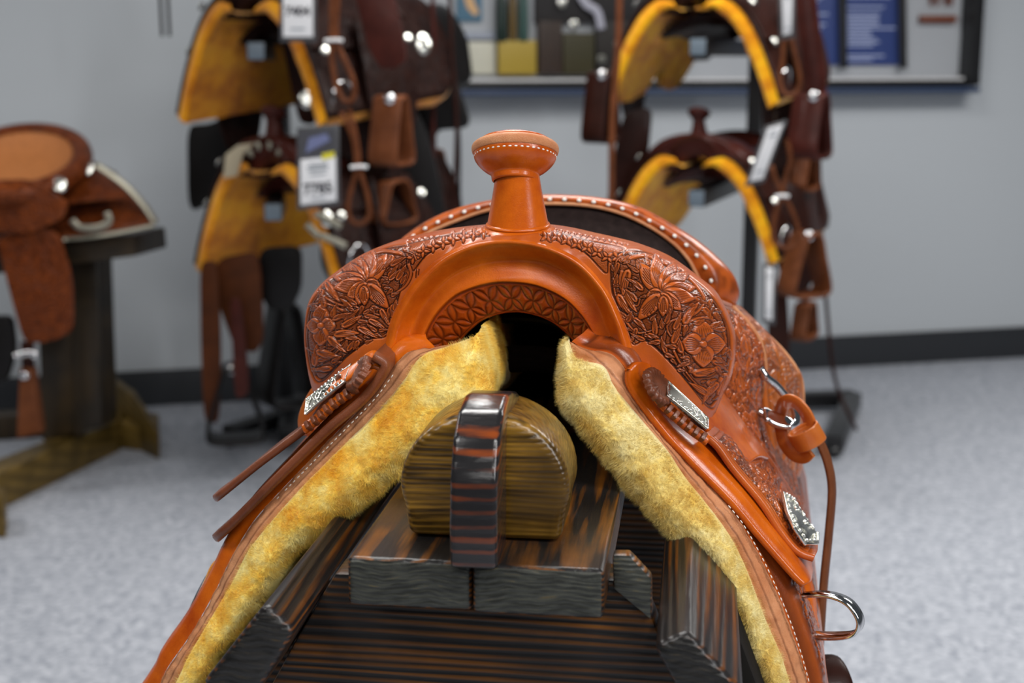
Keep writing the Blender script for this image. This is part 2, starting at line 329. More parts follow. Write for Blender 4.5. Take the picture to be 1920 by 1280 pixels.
M['wstand'] = wood('old_brown_wood', 'Z', (.3, .3, 0), .03, (.012, .008, .004), (.040, .023, .007), .5, .2, thr=(.2, .9), bump=.3)
M['wbeam'] = wood('olive_brown_wood', 'Y', (.3, 0, .3), .03, (.055, .034, .006), (.16, .098, .020), .5, .05, thr=(.2, .9), bump=.3)
M['silvert'] = plain('silver_trim', (.36, .34, .27), .40, metal=.7, bump=.5, bscale=300)
def floor_mat():
    m, n, b = nt_new('speckled_vinyl_floor'); L = n.links; tc = N(n, 'ShaderNodeTexCoord')
    a = N(n, 'ShaderNodeTexVoronoi'); a.inputs['Scale'].default_value = 75; L.new(tc.outputs['Object'], a.inputs[0])
    c = N(n, 'ShaderNodeTexNoise'); c.inputs['Scale'].default_value = 38; c.inputs['Detail'].default_value = 6; L.new(tc.outputs['Object'], c.inputs[0])
    r = ramp(n, [(.2, (.20, .22, .265)), (.8, (.53, .55, .60))]); mx = N(n, 'ShaderNodeMix'); mx.data_type = 'FLOAT'; mx.inputs[0].default_value = .55
    L.new(a.outputs['Color'], mx.inputs[2]); L.new(c.outputs[0], mx.inputs[3]); L.new(mx.outputs[0], r.inputs[0]); L.new(r.outputs[0], b.inputs['Base Color'])
    b.inputs['Roughness'].default_value = .55; return m
M['floor'] = floor_mat()
M['wall'] = plain('pale_grey_paint', (.47, .50, .53), .6, bump=.1, bscale=200)
def glass_mat():
    m, n, b = nt_new('clear_glass'); L = n.links; out = n.nodes['Material Output']; t = N(n, 'ShaderNodeBsdfTransparent'); g = N(n, 'ShaderNodeBsdfGlossy'); g.inputs['Roughness'].default_value = .02
    f = N(n, 'ShaderNodeFresnel'); f.inputs[0].default_value = 1.22; mx = N(n, 'ShaderNodeMixShader'); L.new(f.outputs[0], mx.inputs[0]); L.new(t.outputs[0], mx.inputs[1]); L.new(g.outputs[0], mx.inputs[2]); L.new(mx.outputs[0], out.inputs[0]); return m
M['glass'] = glass_mat()
# ---------------------------------------------------------------- carved pattern canvas
class Relief:
    def __init__(s, x0, y0, w, h, ss=2):
        s.x0, s.y0, s.ss = x0, y0, ss; s.B = np.zeros((int(h * ss), int(w * ss)), np.float32); s.G = np.zeros_like(s.B); s.M = np.zeros_like(s.B)
    def win(s, x, y, r):
        cx, cy = (x - s.x0) * s.ss, (y - s.y0) * s.ss; R = int(r * s.ss) + 1; i0, j0 = int(cy) - R, int(cx) - R; i1, j1 = i0 + 2 * R + 1, j0 + 2 * R + 1
        i0, j0 = max(i0, 0), max(j0, 0); i1, j1 = min(i1, s.B.shape[0]), min(j1, s.B.shape[1])
        if i1 <= i0 or j1 <= j0: return None
        yy, xx = np.mgrid[i0:i1, j0:j1]; return (slice(i0, i1), slice(j0, j1)), (xx / s.ss + s.x0), (yy / s.ss + s.y0)
    def stroke(s, P, w=1.5, d=1.0, body=None):
        P = np.asarray(P, float); L = np.linalg.norm(np.diff(P, axis=0), axis=1).sum(); n = max(3, int(L / (w * .35)))
        for x, y in cr(P, n):
            q = s.win(x, y, w * 1.6)
            if q is None: continue
            sl, X, Y = q; g = d * np.exp(-((X - x) ** 2 + (Y - y) ** 2) / (w * w * .5)); s.G[sl] = np.maximum(s.G[sl], g)
    def poly(s, P, h=1.0, soft=3.0, target='B', reset=True):     # filled outline raised with a soft shoulder
        P = np.asarray(P, float); c = (P.min(0) + P.max(0)) / 2; r = max(np.ptp(P[:, 0]), np.ptp(P[:, 1])) / 2 + 2; q = s.win(c[0], c[1], r)
        if q is None: return
        sl, X, Y = q; ins = np.zeros(X.shape, bool); dist = np.full(X.shape, 1e9)
        for i in range(len(P)):
            x1, y1 = P[i]; x2, y2 = P[(i + 1) % len(P)]
            cnd = ((y1 > Y) != (y2 > Y)); xi = (x2 - x1) * (Y - y1) / (y2 - y1 + 1e-9) + x1; ins ^= cnd & (X < xi)
            t = np.clip(((X - x1) * (x2 - x1) + (Y - y1) * (y2 - y1)) / ((x2 - x1) ** 2 + (y2 - y1) ** 2 + 1e-9), 0, 1)
            dist = np.minimum(dist, np.hypot(X - x1 - t * (x2 - x1), Y - y1 - t * (y2 - y1)))
        v = np.where(ins, h * np.minimum(1, .35 + .65 * dist / soft), 0); A = getattr(s, target)
        if reset: s.G[sl] = np.where(ins, 0, s.G[sl])
        A[sl] = np.where(ins, v, A[sl]) if target == 'B' else np.maximum(A[sl], v)
    def petal(s, x, y, a, L, w, veins=4, h=1.0, lw=1.3, bend=0, tip=.8):
        t = np.linspace(0, 1, 11); ax = t * L; of = bend * L * t ** 2; hw = w / 2 * np.sin(np.pi * np.clip(t, 0, 1) ** tip) ** .75
        def tr(u, v): return x + u * math.cos(a) - v * math.sin(a), y + u * math.sin(a) + v * math.cos(a)
        P = [tr(ax[i], of[i] + hw[i]) for i in range(11)] + [tr(ax[i], of[i] - hw[i]) for i in range(9, 0, -1)]
        s.poly(P, h, max(2, w * .25)); s.stroke(P + [P[0]], lw * 1.15, 1.0)
        for k in range(veins):
            f = (k + .5) / veins * 2 - 1; e = .80 - .18 * abs(f)
            s.stroke([tr(L * .14, of[1] + f * w * .08), tr(L * .45, bend * L * .2 + f * w * .30), tr(L * e, bend * L * e * e + f * w * .33)], lw * .95, .95)
    def flower(s, x, y, R, n=4, a0=-math.pi / 2, sx=1, w=.8, veins=5):
        for k in range(n):
            a = a0 + 2 * math.pi * k / n; s.petal(x, y, a, R * (sx if abs(math.cos(a)) > .5 else 1), R * w, veins)
        t = np.linspace(0, 2 * math.pi, 12); P = np.stack([x + R * .16 * np.cos(t), y + R * .16 * np.sin(t)], 1); s.poly(P[:-1], 1.2, 3); s.stroke(P, 1.2, 1)
    def leaf(s, x, y, a, L, w, bend): 
        s.petal(x, y, a, L, w, 3, .9, 1.1, bend, .6)
    def scroll(s, P, w=5, h=.8):
        P = cr(P, 30); T = np.gradient(P, axis=0); T /= np.linalg.norm(T, axis=1, keepdims=True) + 1e-9; Nn = np.stack([-T[:, 1], T[:, 0]], 1) * (w / 2 * np.linspace(1, .5, 30))[:, None]
        s.poly(np.vstack([P + Nn, (P - Nn)[::-1]]), h, w * .4); s.stroke(P + Nn, 1.3, 1); s.stroke(P - Nn, 1.3, 1); s.stroke(P, .9, .45)
    def fill(s, n, L0, inside, seed=1, sc=.02, ratio=.4):
        g = np.random.default_rng(seed)
        for _ in range(n):
            x, y = inside(g); L = L0 * g.uniform(.6, 1.2); a = 3 * math.sin(x * sc + 1.3) + 3 * math.cos(y * sc * 1.2) + g.uniform(-.6, .6)
            ok = True
            for f in (.15, .5, .85):
                i, j = int((y + math.sin(a) * L * f - s.y0) * s.ss), int((x + math.cos(a) * L * f - s.x0) * s.ss)
                if not (0 <= i < s.B.shape[0] and 0 <= j < s.B.shape[1]) or s.B[i, j] > .05 or s.M[i, j] < .5: ok = False; break
            if ok: s.leaf(x, y, a, L, L * ratio, g.uniform(-.35, .35))
    def finish(s):
        H, Wd = s.B.shape; st = rng.random((H, Wd)).astype(np.float32)
        st = (st + np.roll(st, 1, 0) + np.roll(st, 1, 1) + np.roll(np.roll(st, 1, 0), 1, 1)) / 4
        bg = s.M * (s.B <= .02); s.H = s.B * .75 - s.G * .95 - bg * (.35 + .9 * (st - .5)) * 1.0
        s.C = np.clip(s.G * .9 + bg * .62 + (st - .5) * .5 * bg, 0, 1) * 1.0
        return s
    def sample(s, X, Y):
        j = (X - s.x0) * s.ss; i = (Y - s.y0) * s.ss; H, Wd = s.B.shape
        j = np.clip(j, 0, Wd - 2.001); i = np.clip(i, 0, H - 2.001); j0 = j.astype(int); i0 = i.astype(int); fj = j - j0; fi = i - i0
        def b(A): return (A[i0, j0] * (1 - fi) * (1 - fj) + A[i0 + 1, j0] * fi * (1 - fj) + A[i0, j0 + 1] * (1 - fi) * fj + A[i0 + 1, j0 + 1] * fi * fj)
        return b(s.H), b(s.C)
def vnoise(P, scale, seed=0):
    Q = np.asarray(P) * scale + seed * 17.3; i = np.floor(Q).astype(np.int64); f = Q - i; f = f * f * (3 - 2 * f)
    def h(a): 
        n = (a[..., 0] * 374761393 + a[..., 1] * 668265263 + a[..., 2] * 2147483647 * 0 + a[..., 2] * 1274126177 + seed * 97) & 0xffffffff
        n = ((n ^ (n >> 13)) * 1274126177) & 0xffffffff; return ((n ^ (n >> 16)) & 0xffff) / 65535.
    r = 0
    for dx in (0, 1):
        for dy in (0, 1):
            for dz in (0, 1):
                w = (f[..., 0] if dx else 1 - f[..., 0]) * (f[..., 1] if dy else 1 - f[..., 1]) * (f[..., 2] if dz else 1 - f[..., 2]); r = r + w * h(i + np.array([dx, dy, dz]))
    return r
def fuzz(G, n, length, wid, droop=(0, 0, -.3), seed=0, flip=1):
    g = np.random.default_rng(seed); Nn = normals(G) * flip; a = g.uniform(0, G.shape[0] - 1.001, n * 2); b = g.uniform(0, G.shape[1] - 1.001, n * 2); i = a.astype(int); j = b.astype(int)
    e = np.linalg.norm(np.cross(G[i + 1, j] - G[i, j], G[i, j + 1] - G[i, j]), axis=1); k = g.random(n * 2) < e / e.max() * 1.6; i, j, a, b = i[k][:n], j[k][:n], a[k][:n], b[k][:n]
    fi, fj = (a - i)[:, None], (b - j)[:, None]; p = G[i, j] * (1 - fi) * (1 - fj) + G[i + 1, j] * fi * (1 - fj) + G[i, j + 1] * (1 - fi) * fj + G[i + 1, j + 1] * fi * fj
    nn = Nn[i, j]; cl = np.stack([vnoise(p, 90, 3), vnoise(p, 90, 4), vnoise(p, 90, 5)], 1) - .5
    d = nn * 1.1 + cl * 1.3 + np.array(droop) * .6 + g.normal(0, .25, p.shape); d /= np.linalg.norm(d, axis=1, keepdims=True)
    sd = np.cross(d, g.normal(0, 1, p.shape)); sd /= np.linalg.norm(sd, axis=1, keepdims=True) + 1e-9; ln = (length * g.uniform(.5, 1.15, len(p)))[:, None]
    p = p - nn * .001; V = np.stack([p - sd * wid / 2, p + sd * wid / 2, p + d * ln + cl * ln * .3], 1).reshape(-1, 3)
    return V, np.arange(len(V)).reshape(-1, 3)
# ================================================================ the setting
a0, a1 = FL(200, 765), FL(1900, 670); wu = (a1 - a0) / np.linalg.norm(a1 - a0); wn = np.array([wu[1], -wu[0], 0]); wn = -wn if wn[1] > 0 else wn   # wn points into the room
def PW(px, py, off=0.0):      # point on the back wall's plane moved off metres into the room
    q = a0 + wn * off; r = ray(px, py); o = np.array([0, 0, CH]); k = ((q - o) @ wn) / (r @ wn); return o + r * k
wc = (a0 + a1) / 2
structure('floor', prism([(-7, -2.5, 0), (8, -2.5, 0), (8, 9, 0), (-7, 9, 0)], (0, 0, -.05), 0), M['floor'], smooth=False)
A, B_ = wc - wu * 6, wc + wu * 6
structure('wall_back', prism([A, B_, B_ + (0, 0, 3.2), A + (0, 0, 3.2)], -wn * .12, 0), M['wall'], loc=tuple(wc), smooth=False)
bb = structure('baseboard_back', prism([A + wn * .001, B_ + wn * .001, B_ + wn * .006 + (0, 0, .15), A + wn * .006 + (0, 0, .15)], wn * .008, .002), M['rubber'], loc=tuple(wc))
# ================================================================ hero saddle
CX, ZB = -.155, .80
OFF = (CX, 1.2, ZB)
def root_loc(v): return tuple(h2w(np.array(v, float)))
hero = Thing('western_saddle', 'russet floral-tooled western saddle with yellow sheepskin lining, in focus on the foreground wooden stand', 'saddle', root_loc(OFF), OFF, -TH)
def R(pts, ly=None, f=None):  # [(px,py[,ly])]
    return [W(p[0], p[1], p[2] if len(p) > 2 else ly) for p in pts]
def sh(P, dy=0, dz=0, dx=0): return [np.asarray(p) + np.array([dx, dy, dz]) for p in P]
g1 = R([(835, 690), (861, 639), (887, 611), (909, 596), (948, 585), (988, 586), (1028, 599), (1057, 619), (1077, 641), (1104, 690)], 1.205)
g2 = R([(780, 690), (788, 650), (800, 615), (820, 583), (849, 555), (879, 540), (919, 529), (958, 527), (1008, 534), (1057, 557), (1089, 587), (1113, 623), (1130, 656), (1140, 690)], 1.192)
g2m = R([(752, 690), (765, 640), (785, 585), (815, 545), (850, 515), (900, 494), (950, 487), (1010, 490), (1065, 515), (1105, 550), (1130, 595), (1150, 650), (1160, 690)], 1.193)
g3 = R([(727, 690), (735, 650), (747, 605), (764, 570), (792, 530), (832, 492), (877, 468), (925, 457), (975, 457), (1031, 470), (1084, 499), (1125, 543), (1150, 593), (1166, 645), (1174, 700)], 1.178)
g3b = R([(708, 690), (721, 650), (735, 598), (754, 560), (783, 520), (825, 482), (872, 459), (925, 449), (975, 449), (1034, 461), (1090, 489), (1134, 537), (1161, 588), (1181, 640), (1196, 705)], 1.183)
g4 = R([(645, 715, 1.19), (630, 640, 1.186), (650, 565, 1.184), (695, 510, 1.184), (760, 471, 1.186), (850, 444, 1.195), (925, 437, 1.2), (1020, 437, 1.2), (1120, 457, 1.195), (1200, 490, 1.186), (1255, 535, 1.184), (1290, 590, 1.184), (1298, 650, 1.186), (1280, 750, 1.19)])
g5 = R([(597, 765, 1.225), (580, 710, 1.23), (571, 650, 1.235), (571, 610, 1.24), (578, 569, 1.24), (599, 537, 1.24), (631, 510, 1.24), (676, 480, 1.235), (721, 460, 1.235), (766, 446, 1.23), (830, 433, 1.23), (890, 426, 1.23), (950, 423, 1.23), (1010, 424, 1.23), (1060, 430, 1.23), (1110, 441, 1.23), (1150, 450, 1.235),
        (1198, 463, 1.235), (1255, 487, 1.24), (1308, 525, 1.24), (1341, 554, 1.24), (1365, 601, 1.24), (1375, 640, 1.24), (1369, 700, 1.235), (1350, 745, 1.23), (1332, 790, 1.225)])
g6 = sh(g5, .05, -.004); g7 = sh(g5, .10, -.02)
g0 = sh(g1, .012, .004); g00 = sh(g1, .11, .004)
RIDGE = [g1, g2, g2m, g3, g3b, g4, g5, g6, g7]
def dome(prof_c, *a): pass
def fork_parts(t, res, ml, mt, relief=True):
    # inlay with stamped pattern
    G = loft([g00, g0, g1, g2], int(420 * res) + 8, [4, 3, max(3, int(60 * res))]); ns, nt = G.shape[:2]; at = np.zeros((ns, nt))
    if relief:
        u = np.linspace(0, 1, ns)[:, None] * 11; v = ((np.arange(nt) - 7) / (nt - 8))[None, :] * 1.25 + 0 * u
        fu = (u % 1) - .5; fv = v * 1.0 - .62
        d = np.full((ns, nt), 9.)
        for cx_, cy_ in ((-.5, 0), (.5, 0), (0, .5), (0, -.5), (-.5, 1), (.5, 1)): d = np.minimum(d, abs(np.hypot(fu - cx_, fv - cy_) - .5))
        gr = np.exp(-(d / .045) ** 2); star = np.exp(-(np.hypot(fu * 1.0, fv) / .10) ** 2) * np.cos(4 * np.arctan2(fv, fu)) ** 2
        inn = (v > .07) & (v < 1.1); gr = np.where(inn, np.maximum(gr, star * .7), 0)
        tex = (vnoise(G, 1500, 2) - .5) * .35 * inn; line = np.exp(-((v - 1.17) / .03) ** 2) + np.exp(-((v - .05) / .03) ** 2)
        bead = np.exp(-((v - 1.08) / .05) ** 2) * (np.sin(u * 2 * math.pi * 3) > .2) * .5
        hgt = -gr * .8 + tex * .5 - line * .7 + bead * .7 + np.where(inn & (d > .10), .25, 0); G = G + normals(G) * (hgt * .0009)[..., None] * (-1 if normals(G)[ns // 2, nt - 3][1] > 0 else 1); at = np.clip(gr * .6 + line * .7 + .12 * inn - bead * .2, 0, 1)
    part(t, 'gullet_inlay', gm(G), M['inlay'] if relief else ml, attr=at, label='stamped leather strip around the gullet' if relief else None)
    G = loft([sh(g2, .006), sh(g2, -.002), g2m, g3, g3b, sh(g3b, .006)], int(260 * res) + 8, [2, max(3, int(16 * res)), max(3, int(22 * res)), max(3, int(8 * res)), 2]); part(t, 'gullet_band', gm(G), M['lea'] if relief else ml)
    # carved swell cover
    G = loft([g3b, g4, g5, g6, g7], int(1000 * res) + 10, [max(5, int(110 * res)), max(4, int(46 * res)), 4, 2]); at = np.zeros(G.shape[:2])
    if relief:
        X, Y = proj_h(G); hh, cc = carve.sample(X, Y); nt = G.shape[1]; keep = np.ones(nt); keep[-6:] = 0; keep[-12:-6] = np.linspace(1, 0, 6); keep[:3] = 0
        Nn = normals(G); Nn = Nn * np.sign(-Nn[..., 1:2] + .3 * Nn[..., 2:3]); G = G + Nn * (hh * keep * .00155)[..., None]; at = cc * keep
    part(t, 'swell_cover', gm(G), mt, attr=at)
def horn(t, ml, me, seg=72, detail=True):
    k = 1.21 / F * 1.02; c = W(966, 283, 1.224); tl = math.radians(20); ax = (-0.03, math.sin(tl), math.cos(tl))
    bowl = lathe(c, ax, [(77 * k, 1 * k), (77.5 * k, -9 * k), (75 * k, -18 * k), (68 * k, -28 * k), (58 * k, -37 * k), (48 * k, -43.5 * k), (44.5 * k, -47 * k), (43.5 * k, -52 * k), (42.5 * k, -57 * k), (39 * k, -59 * k)], seg)
    cp = part(t, 'horn_cap', bowl, ml)
    part(t, 'cap_rim', lathe(c, ax, [(74 * k, -7 * k), (79 * k, -6 * k), (81.5 * k, 2 * k), (80 * k, 9 * k), (74 * k, 14 * k), (66 * k, 17 * k)], seg), me, parent=cp)
    part(t, 'cap_top', lathe(c, ax, [(67.5 * k, 14 * k), (66 * k, 19 * k), (56 * k, 24 * k), (36 * k, 27 * k), (14 * k, 28 * k), (.5 * k, 28 * k)], seg), ml, parent=cp)
    if detail:
        a = np.linspace(0, 2 * math.pi, 200); axn = np.array(ax) / np.linalg.norm(ax); x = np.array([1, 0, 0]) - axn[0] * axn; x /= np.linalg.norm(x); y = np.cross(axn, x)
        P = c + (np.cos(a)[:, None] * x + np.sin(a)[:, None] * y) * 76 * k - axn * 12.5 * k; part(t, 'stitching', stitches(P, P - c, 10.5 * k, 7.4 * k, 3.4 * k, 3.0 * k), M['white'], parent=cp, kind='stuff')
    b0 = W(971, 425, 1.222); up = W(970, 330, 1.218) - b0
    part(t, 'horn_neck', lathe(b0, up, [(84 * k, -14 * k), (68 * k, -3 * k), (58.5 * k, 2 * k), (57 * k, 8 * k), (52 * k, 34 * k), (46 * k, 66 * k), (42.5 * k, 88 * k), (41 * k, 98 * k), (40 * k, 104 * k)], seg), ml)
    part(t, 'neck_welt', lathe(b0, up, [(58 * k, 1 * k), (61 * k, 2.5 * k), (60 * k, 6 * k), (57 * k, 8 * k)], seg), ml)
# ---- carved pattern of the swell
carve = Relief(555, 400, 840, 420, 2)
def mapL(P): return [(685 - (x - 1241) * 1.077, 528 + (y - 547) * .84) for x, y in P]
frR = [(1144, 500), (1147, 545), (1160, 580), (1185, 643), (1207, 638), (1227, 651), (1254, 677), (1292, 720), (1332, 765), (1350, 745), (1368, 690), (1371, 640), (1362, 600), (1338, 558), (1305, 526), (1252, 490), (1198, 468), (1160, 474)]
frL = [(760, 458), (766, 492), (750, 546), (727, 625), (694, 637), (649, 670), (603, 715), (584, 700), (573, 650), (573, 610), (581, 572), (602, 540), (634, 513), (680, 484), (722, 465)]
carve.poly(frR, 1, 1, 'M', False); carve.poly(frL, 1, 1, 'M', False)
topst = [(764, 455), (768, 500), (775, 508), (800, 478), (835, 458), (875, 445), (925, 440), (925, 431), (880, 433), (830, 440)]
topsR = [(1015, 431), (1015, 440), (1045, 450), (1095, 472), (1135, 512), (1142, 488), (1172, 466), (1110, 450), (1060, 437)]
carve.poly(topst, .6, 1, 'M', False); carve.poly(topsR, .6, 1, 'M', False)
for q in (frR, frL, topst, topsR): 
    carve.stroke(q + [q[0]], 2.0, 1)
def inset(q, f): c = np.mean(q, 0); return [tuple(c + (np.array(p) - c) * f) for p in q]
for q in (frR, frL): carve.stroke(inset(q, .955) + [inset(q, .955)[0]], 1.4, .8)
for x, y in [(768 + 11 * k, 451 - .155 * 11 * k * (1 - k * .012)) for k in range(13)] + [(1040 + 11 * k, 431 + .20 * 11 * k) for k in range(13)]:
    t = np.linspace(math.pi, 2 * math.pi, 7); carve.stroke([(x + 5 * math.cos(q), y + 1.5 + 4 * math.sin(q)) for q in t], 1.2, .9)
for (q, flip) in ((topst, 0), (topsR, 1)):
    q = np.array(q); x0, x1 = q[:, 0].min() + 10, q[:, 0].max() - 10
    for x in np.arange(x0, x1, 19):
        yc = np.interp(x, [775, 800, 850, 900], [483, 466, 447, 434]) if not flip else np.interp(x, [1045, 1070, 1100, 1140], [443, 452, 463, 482])
        for a in (.5, 2.1, 3.6, 5.2): carve.petal(x, yc, a + (-.45 if not flip else .45), 14, 7, 0, .7, 1.1)
def design(T, s=1.0, fx=1):
    def ang(a): return a if fx == 1 else math.pi - a
    for P, w in (([(1166, 507), (1162, 531), (1172, 557), (1193, 574), (1200, 560)], 7), ([(1177, 484), (1211, 478), (1242, 490), (1272, 505), (1298, 525), (1317, 549), (1321, 566), (1309, 584), (1282, 600), (1262, 600), (1250, 615), (1262, 634), (1278, 628)], 8),
                 ([(1165, 590), (1190, 622), (1215, 622), (1240, 612)], 6), ([(1280, 612), (1310, 596), (1340, 600), (1360, 628), (1362, 665)], 6), ([(1283, 640), (1282, 670), (1300, 700), (1330, 705), (1352, 690)], 5), ([(1262, 655), (1275, 680), (1298, 712), (1325, 735)], 6), ([(1150, 520), (1153, 550), (1163, 580)], 5), ([(1152, 500), (1158, 486), (1172, 478)], 5)):
        carve.scroll(T(P), w * s)
    fc = T([(1241, 547)])[0]
    for a, L, w in ((-2.35, 62, 27), (-1.85, 64, 26), (-1.25, 58, 25), (-.75, 60, 24), (-.25, 58, 24), (.3, 58, 26), (.85, 46, 22), (2.9, 30, 18), (1.35, 44, 24)):
        carve.petal(fc[0], fc[1], ang(a), L * 1.12 * s, w * 1.25 * s, 7, 1.0, 1.15, (.12 if a < 0 else -.1) * fx)
    carve.petal(fc[0] - 4 * fx, fc[1] + 2, ang(2.15), 66 * s, 30 * s, 6, 1.2, 1.2, .1 * fx); carve.petal(fc[0] + 3 * fx, fc[1] + 6, ang(1.6), 42 * s, 22 * s, 4, 1.3)
    for k in range(5):
        t = ang(2.15); carve.stroke([(fc[0] + math.cos(t) * (16 + k * 9) * s, fc[1] + math.sin(t) * (16 + k * 9) * s), (fc[0] + math.cos(t) * (22 + k * 9) * s + 7 * fx, fc[1] + math.sin(t) * (22 + k * 9) * s + 2)], 1.1, .8)
    sc_ = T([(1319, 645)])[0]; carve.flower(sc_[0], sc_[1], 45 * s * (1 if fx == 1 else .95), 4, sx=.95 if fx == 1 else .68, w=.95 if fx == 1 else .78, veins=7)
    for P in ([(1205, 655), (1240, 690)], [(1335, 720)],): pass
design(lambda P: P, 1.0, 1); design(mapL, .95, -1)
carve.fill(700, 50, lambda g: (g.uniform(1150, 1370), g.uniform(470, 760)), 3, .025, .30)
carve.fill(700, 44, lambda g: (g.uniform(575, 765), g.uniform(460, 715)), 5, .025, .30)
carve.fill(1500, 22, lambda g: (g.uniform(1150, 1370), g.uniform(470, 760)), 8, .05, .45)
carve.fill(1500, 20, lambda g: (g.uniform(575, 765), g.uniform(460, 715)), 9, .05, .45)
carve.finish()
fork_parts(hero, 1.0, M['lea'], M['leat'])
horn(hero, M['lea'], M['edge'])
# ---- generic tooling used on the side panels
tile = Relief(0, 0, 420, 420, 1.5); tile.M[:] = 1
for x, y in ((80, 90), (250, 70), (360, 210), (150, 230), (290, 340), (70, 360)):
    tile.flower(x, y, 42, 5, a0=x * .1, w=.7)
    t = np.linspace(x * .3, x * .3 + 5.2, 12); tile.scroll([(x + 56 * math.cos(q), y + 56 * math.sin(q)) for q in t], 9)
tile.fill(1500, 34, lambda g: (g.uniform(8, 412), g.uniform(8, 412)), 11, .02, .42); tile.fill(2500, 17, lambda g: (g.uniform(8, 412), g.uniform(8, 412)), 12, .03, .45); tile.finish()
def tooled(G, su, sv, amp=.0011, margin=.06, sign=1, ou=0, ov=0):
    ns, nt = G.shape[:2]; u = np.linspace(0, 1, ns)[:, None] + np.zeros((1, nt)); v = np.linspace(0, 1, nt)[None] + np.zeros((ns, 1))
    X = (u * su + ou) % 415; Y = (v * sv + ov) % 415; h, c = tile.sample(X, Y); m = ((u > margin) & (u < 1 - margin) & (v > margin) & (v < 1 - margin)).astype(float)
    for e in (margin, margin * .6): 
        for q in (u, v):
            for z in (e, 1 - e): c = np.maximum(c * 1.0, 0)
    bd = np.minimum(np.minimum(u, 1 - u) * 1.0, np.minimum(v, 1 - v)); ln = np.exp(-((bd - margin * .9) / .008) ** 2) + np.exp(-((bd - margin * .5) / .008) ** 2)
    Nn = normals(G) * sign; return G + Nn * ((h * m - ln * .7) * amp)[..., None], np.clip(c * m + ln * .8, 0, 1)
def solid_t(G, at, th):
    V, Fc = solid(G, th); a = np.zeros((G.shape[0], 2 * G.shape[1] + 4)); a[:, :G.shape[1]] = at; return V, Fc, a
# ---- skirts: front edge line, then backwards
lskf = R([(816, 652, 1.172), (765, 660, 1.168), (734, 693, 1.165), (697, 742, 1.163), (637, 804, 1.16), (568, 876, 1.157), (505, 942, 1.154), (477, 975, 1.153), (455, 1008, 1.152), (430, 1052, 1.15), (405, 1105, 1.15), (360, 1185, 1.148), (315, 1250, 1.146), (298, 1285, 1.145), (255, 1350, 1.145)])
lfb = R([(884, 634, 1.170), (840, 650, 1.164), (795, 668, 1.161), (762, 712, 1.158), (724, 758, 1.156), (682, 802, 1.154), (632, 850, 1.152), (563, 920, 1.148), (503, 988, 1.145), (467, 1035, 1.144), (440, 1088, 1.143), (397, 1160, 1.141), (357, 1228, 1.14), (330, 1283, 1.14), (290, 1350, 1.14)])
rskf = R([(1072, 640, 1.172), (1100, 655, 1.17), (1142, 662, 1.168), (1172, 690, 1.166), (1190, 735, 1.164), (1230, 790, 1.162), (1280, 850, 1.160), (1337, 915, 1.158), (1385, 975, 1.156), (1428, 1050, 1.155), (1460, 1120, 1.154), (1490, 1200, 1.153), (1512, 1270, 1.152), (1530, 1350, 1.15)])
rfb = R([(1066, 636, 1.165), (1081, 672, 1.16), (1128, 687, 1.156), (1151, 728, 1.154), (1195, 782, 1.152), (1246, 842, 1.15), (1284, 898, 1.148), (1331, 955, 1.147), (1371, 1012, 1.146), (1401, 1074, 1.145), (1432, 1156, 1.144), (1463, 1228, 1.143), (1480, 1282, 1.142), (1500, 1350, 1.14)])
def skirt(t, side, res, ml, me, relief=True):
    fr, bd = (lskf, lfb) if side < 0 else (rskf, rfb); L = .60
    rows = [bd, [(a * .5 + b * .5) + np.array([side * -.001, -.004, .0]) for a, b in zip(cr(bd, 14), cr(fr, 14))], fr]
    G = loft(rows, int(160 * res) + 8, [max(2, int(10 * res)), max(2, int(10 * res))])
    if relief: G = G + normals(G) * ((vnoise(G, 180, 1) - .5) * .0022 + (vnoise(G * np.array([1, 1, 1.]), 700, 6) - .5) * .0006)[..., None]
    part(t, 'skirt_edge', gm(G), me, label='raw tan leather edge of the skirt' if relief else None, attr=np.clip(.75 * np.exp(-((np.linspace(0, 1, G.shape[1]) - .52) / .05) ** 2)[None] + .6 * np.exp(-((np.linspace(0, 1, G.shape[1]) - .93) / .05) ** 2)[None] + (vnoise(G, 60, 9) - .5) * .35 + (vnoise(G, 300, 5) - .5) * .25, 0, .9))
    # outer surface running back; the lower corner is rounded
    k = 14; base = cr(fr, 40); rows = [base]
    for j, y in enumerate((.004, .02, .10, .25, .42, .55, L)):
        spread = (-.0 - .02 * (y / L)); s2 = base + np.array([0, y, 0]); tt = np.linspace(0, 1, 40)[:, None]
        s2 = s2 + np.array([side * .012, 0, .008]) * min(1, y / .02) * 1.0 + np.array([side * .02, 0, .03]) * (y / L) * tt
        rows.append(s2)
    G = loft(rows, int(220 * res) + 10, [3, 3, max(3, int(30 * res)), max(3, int(50 * res)), max(3, int(40 * res)), 6, 3])
    s_ = 1 if side > 0 else -1
    at = np.zeros(G.shape[:2])
    if relief and side > 0:
        sg = 1 if normals(G)[100, 60][0] > 0 else -1
        G2, at = tooled(G, 600, 700, .0011, .05, sg); G = G2
    part(t, 'skirt', gm(G), ml, attr=at)
    return G
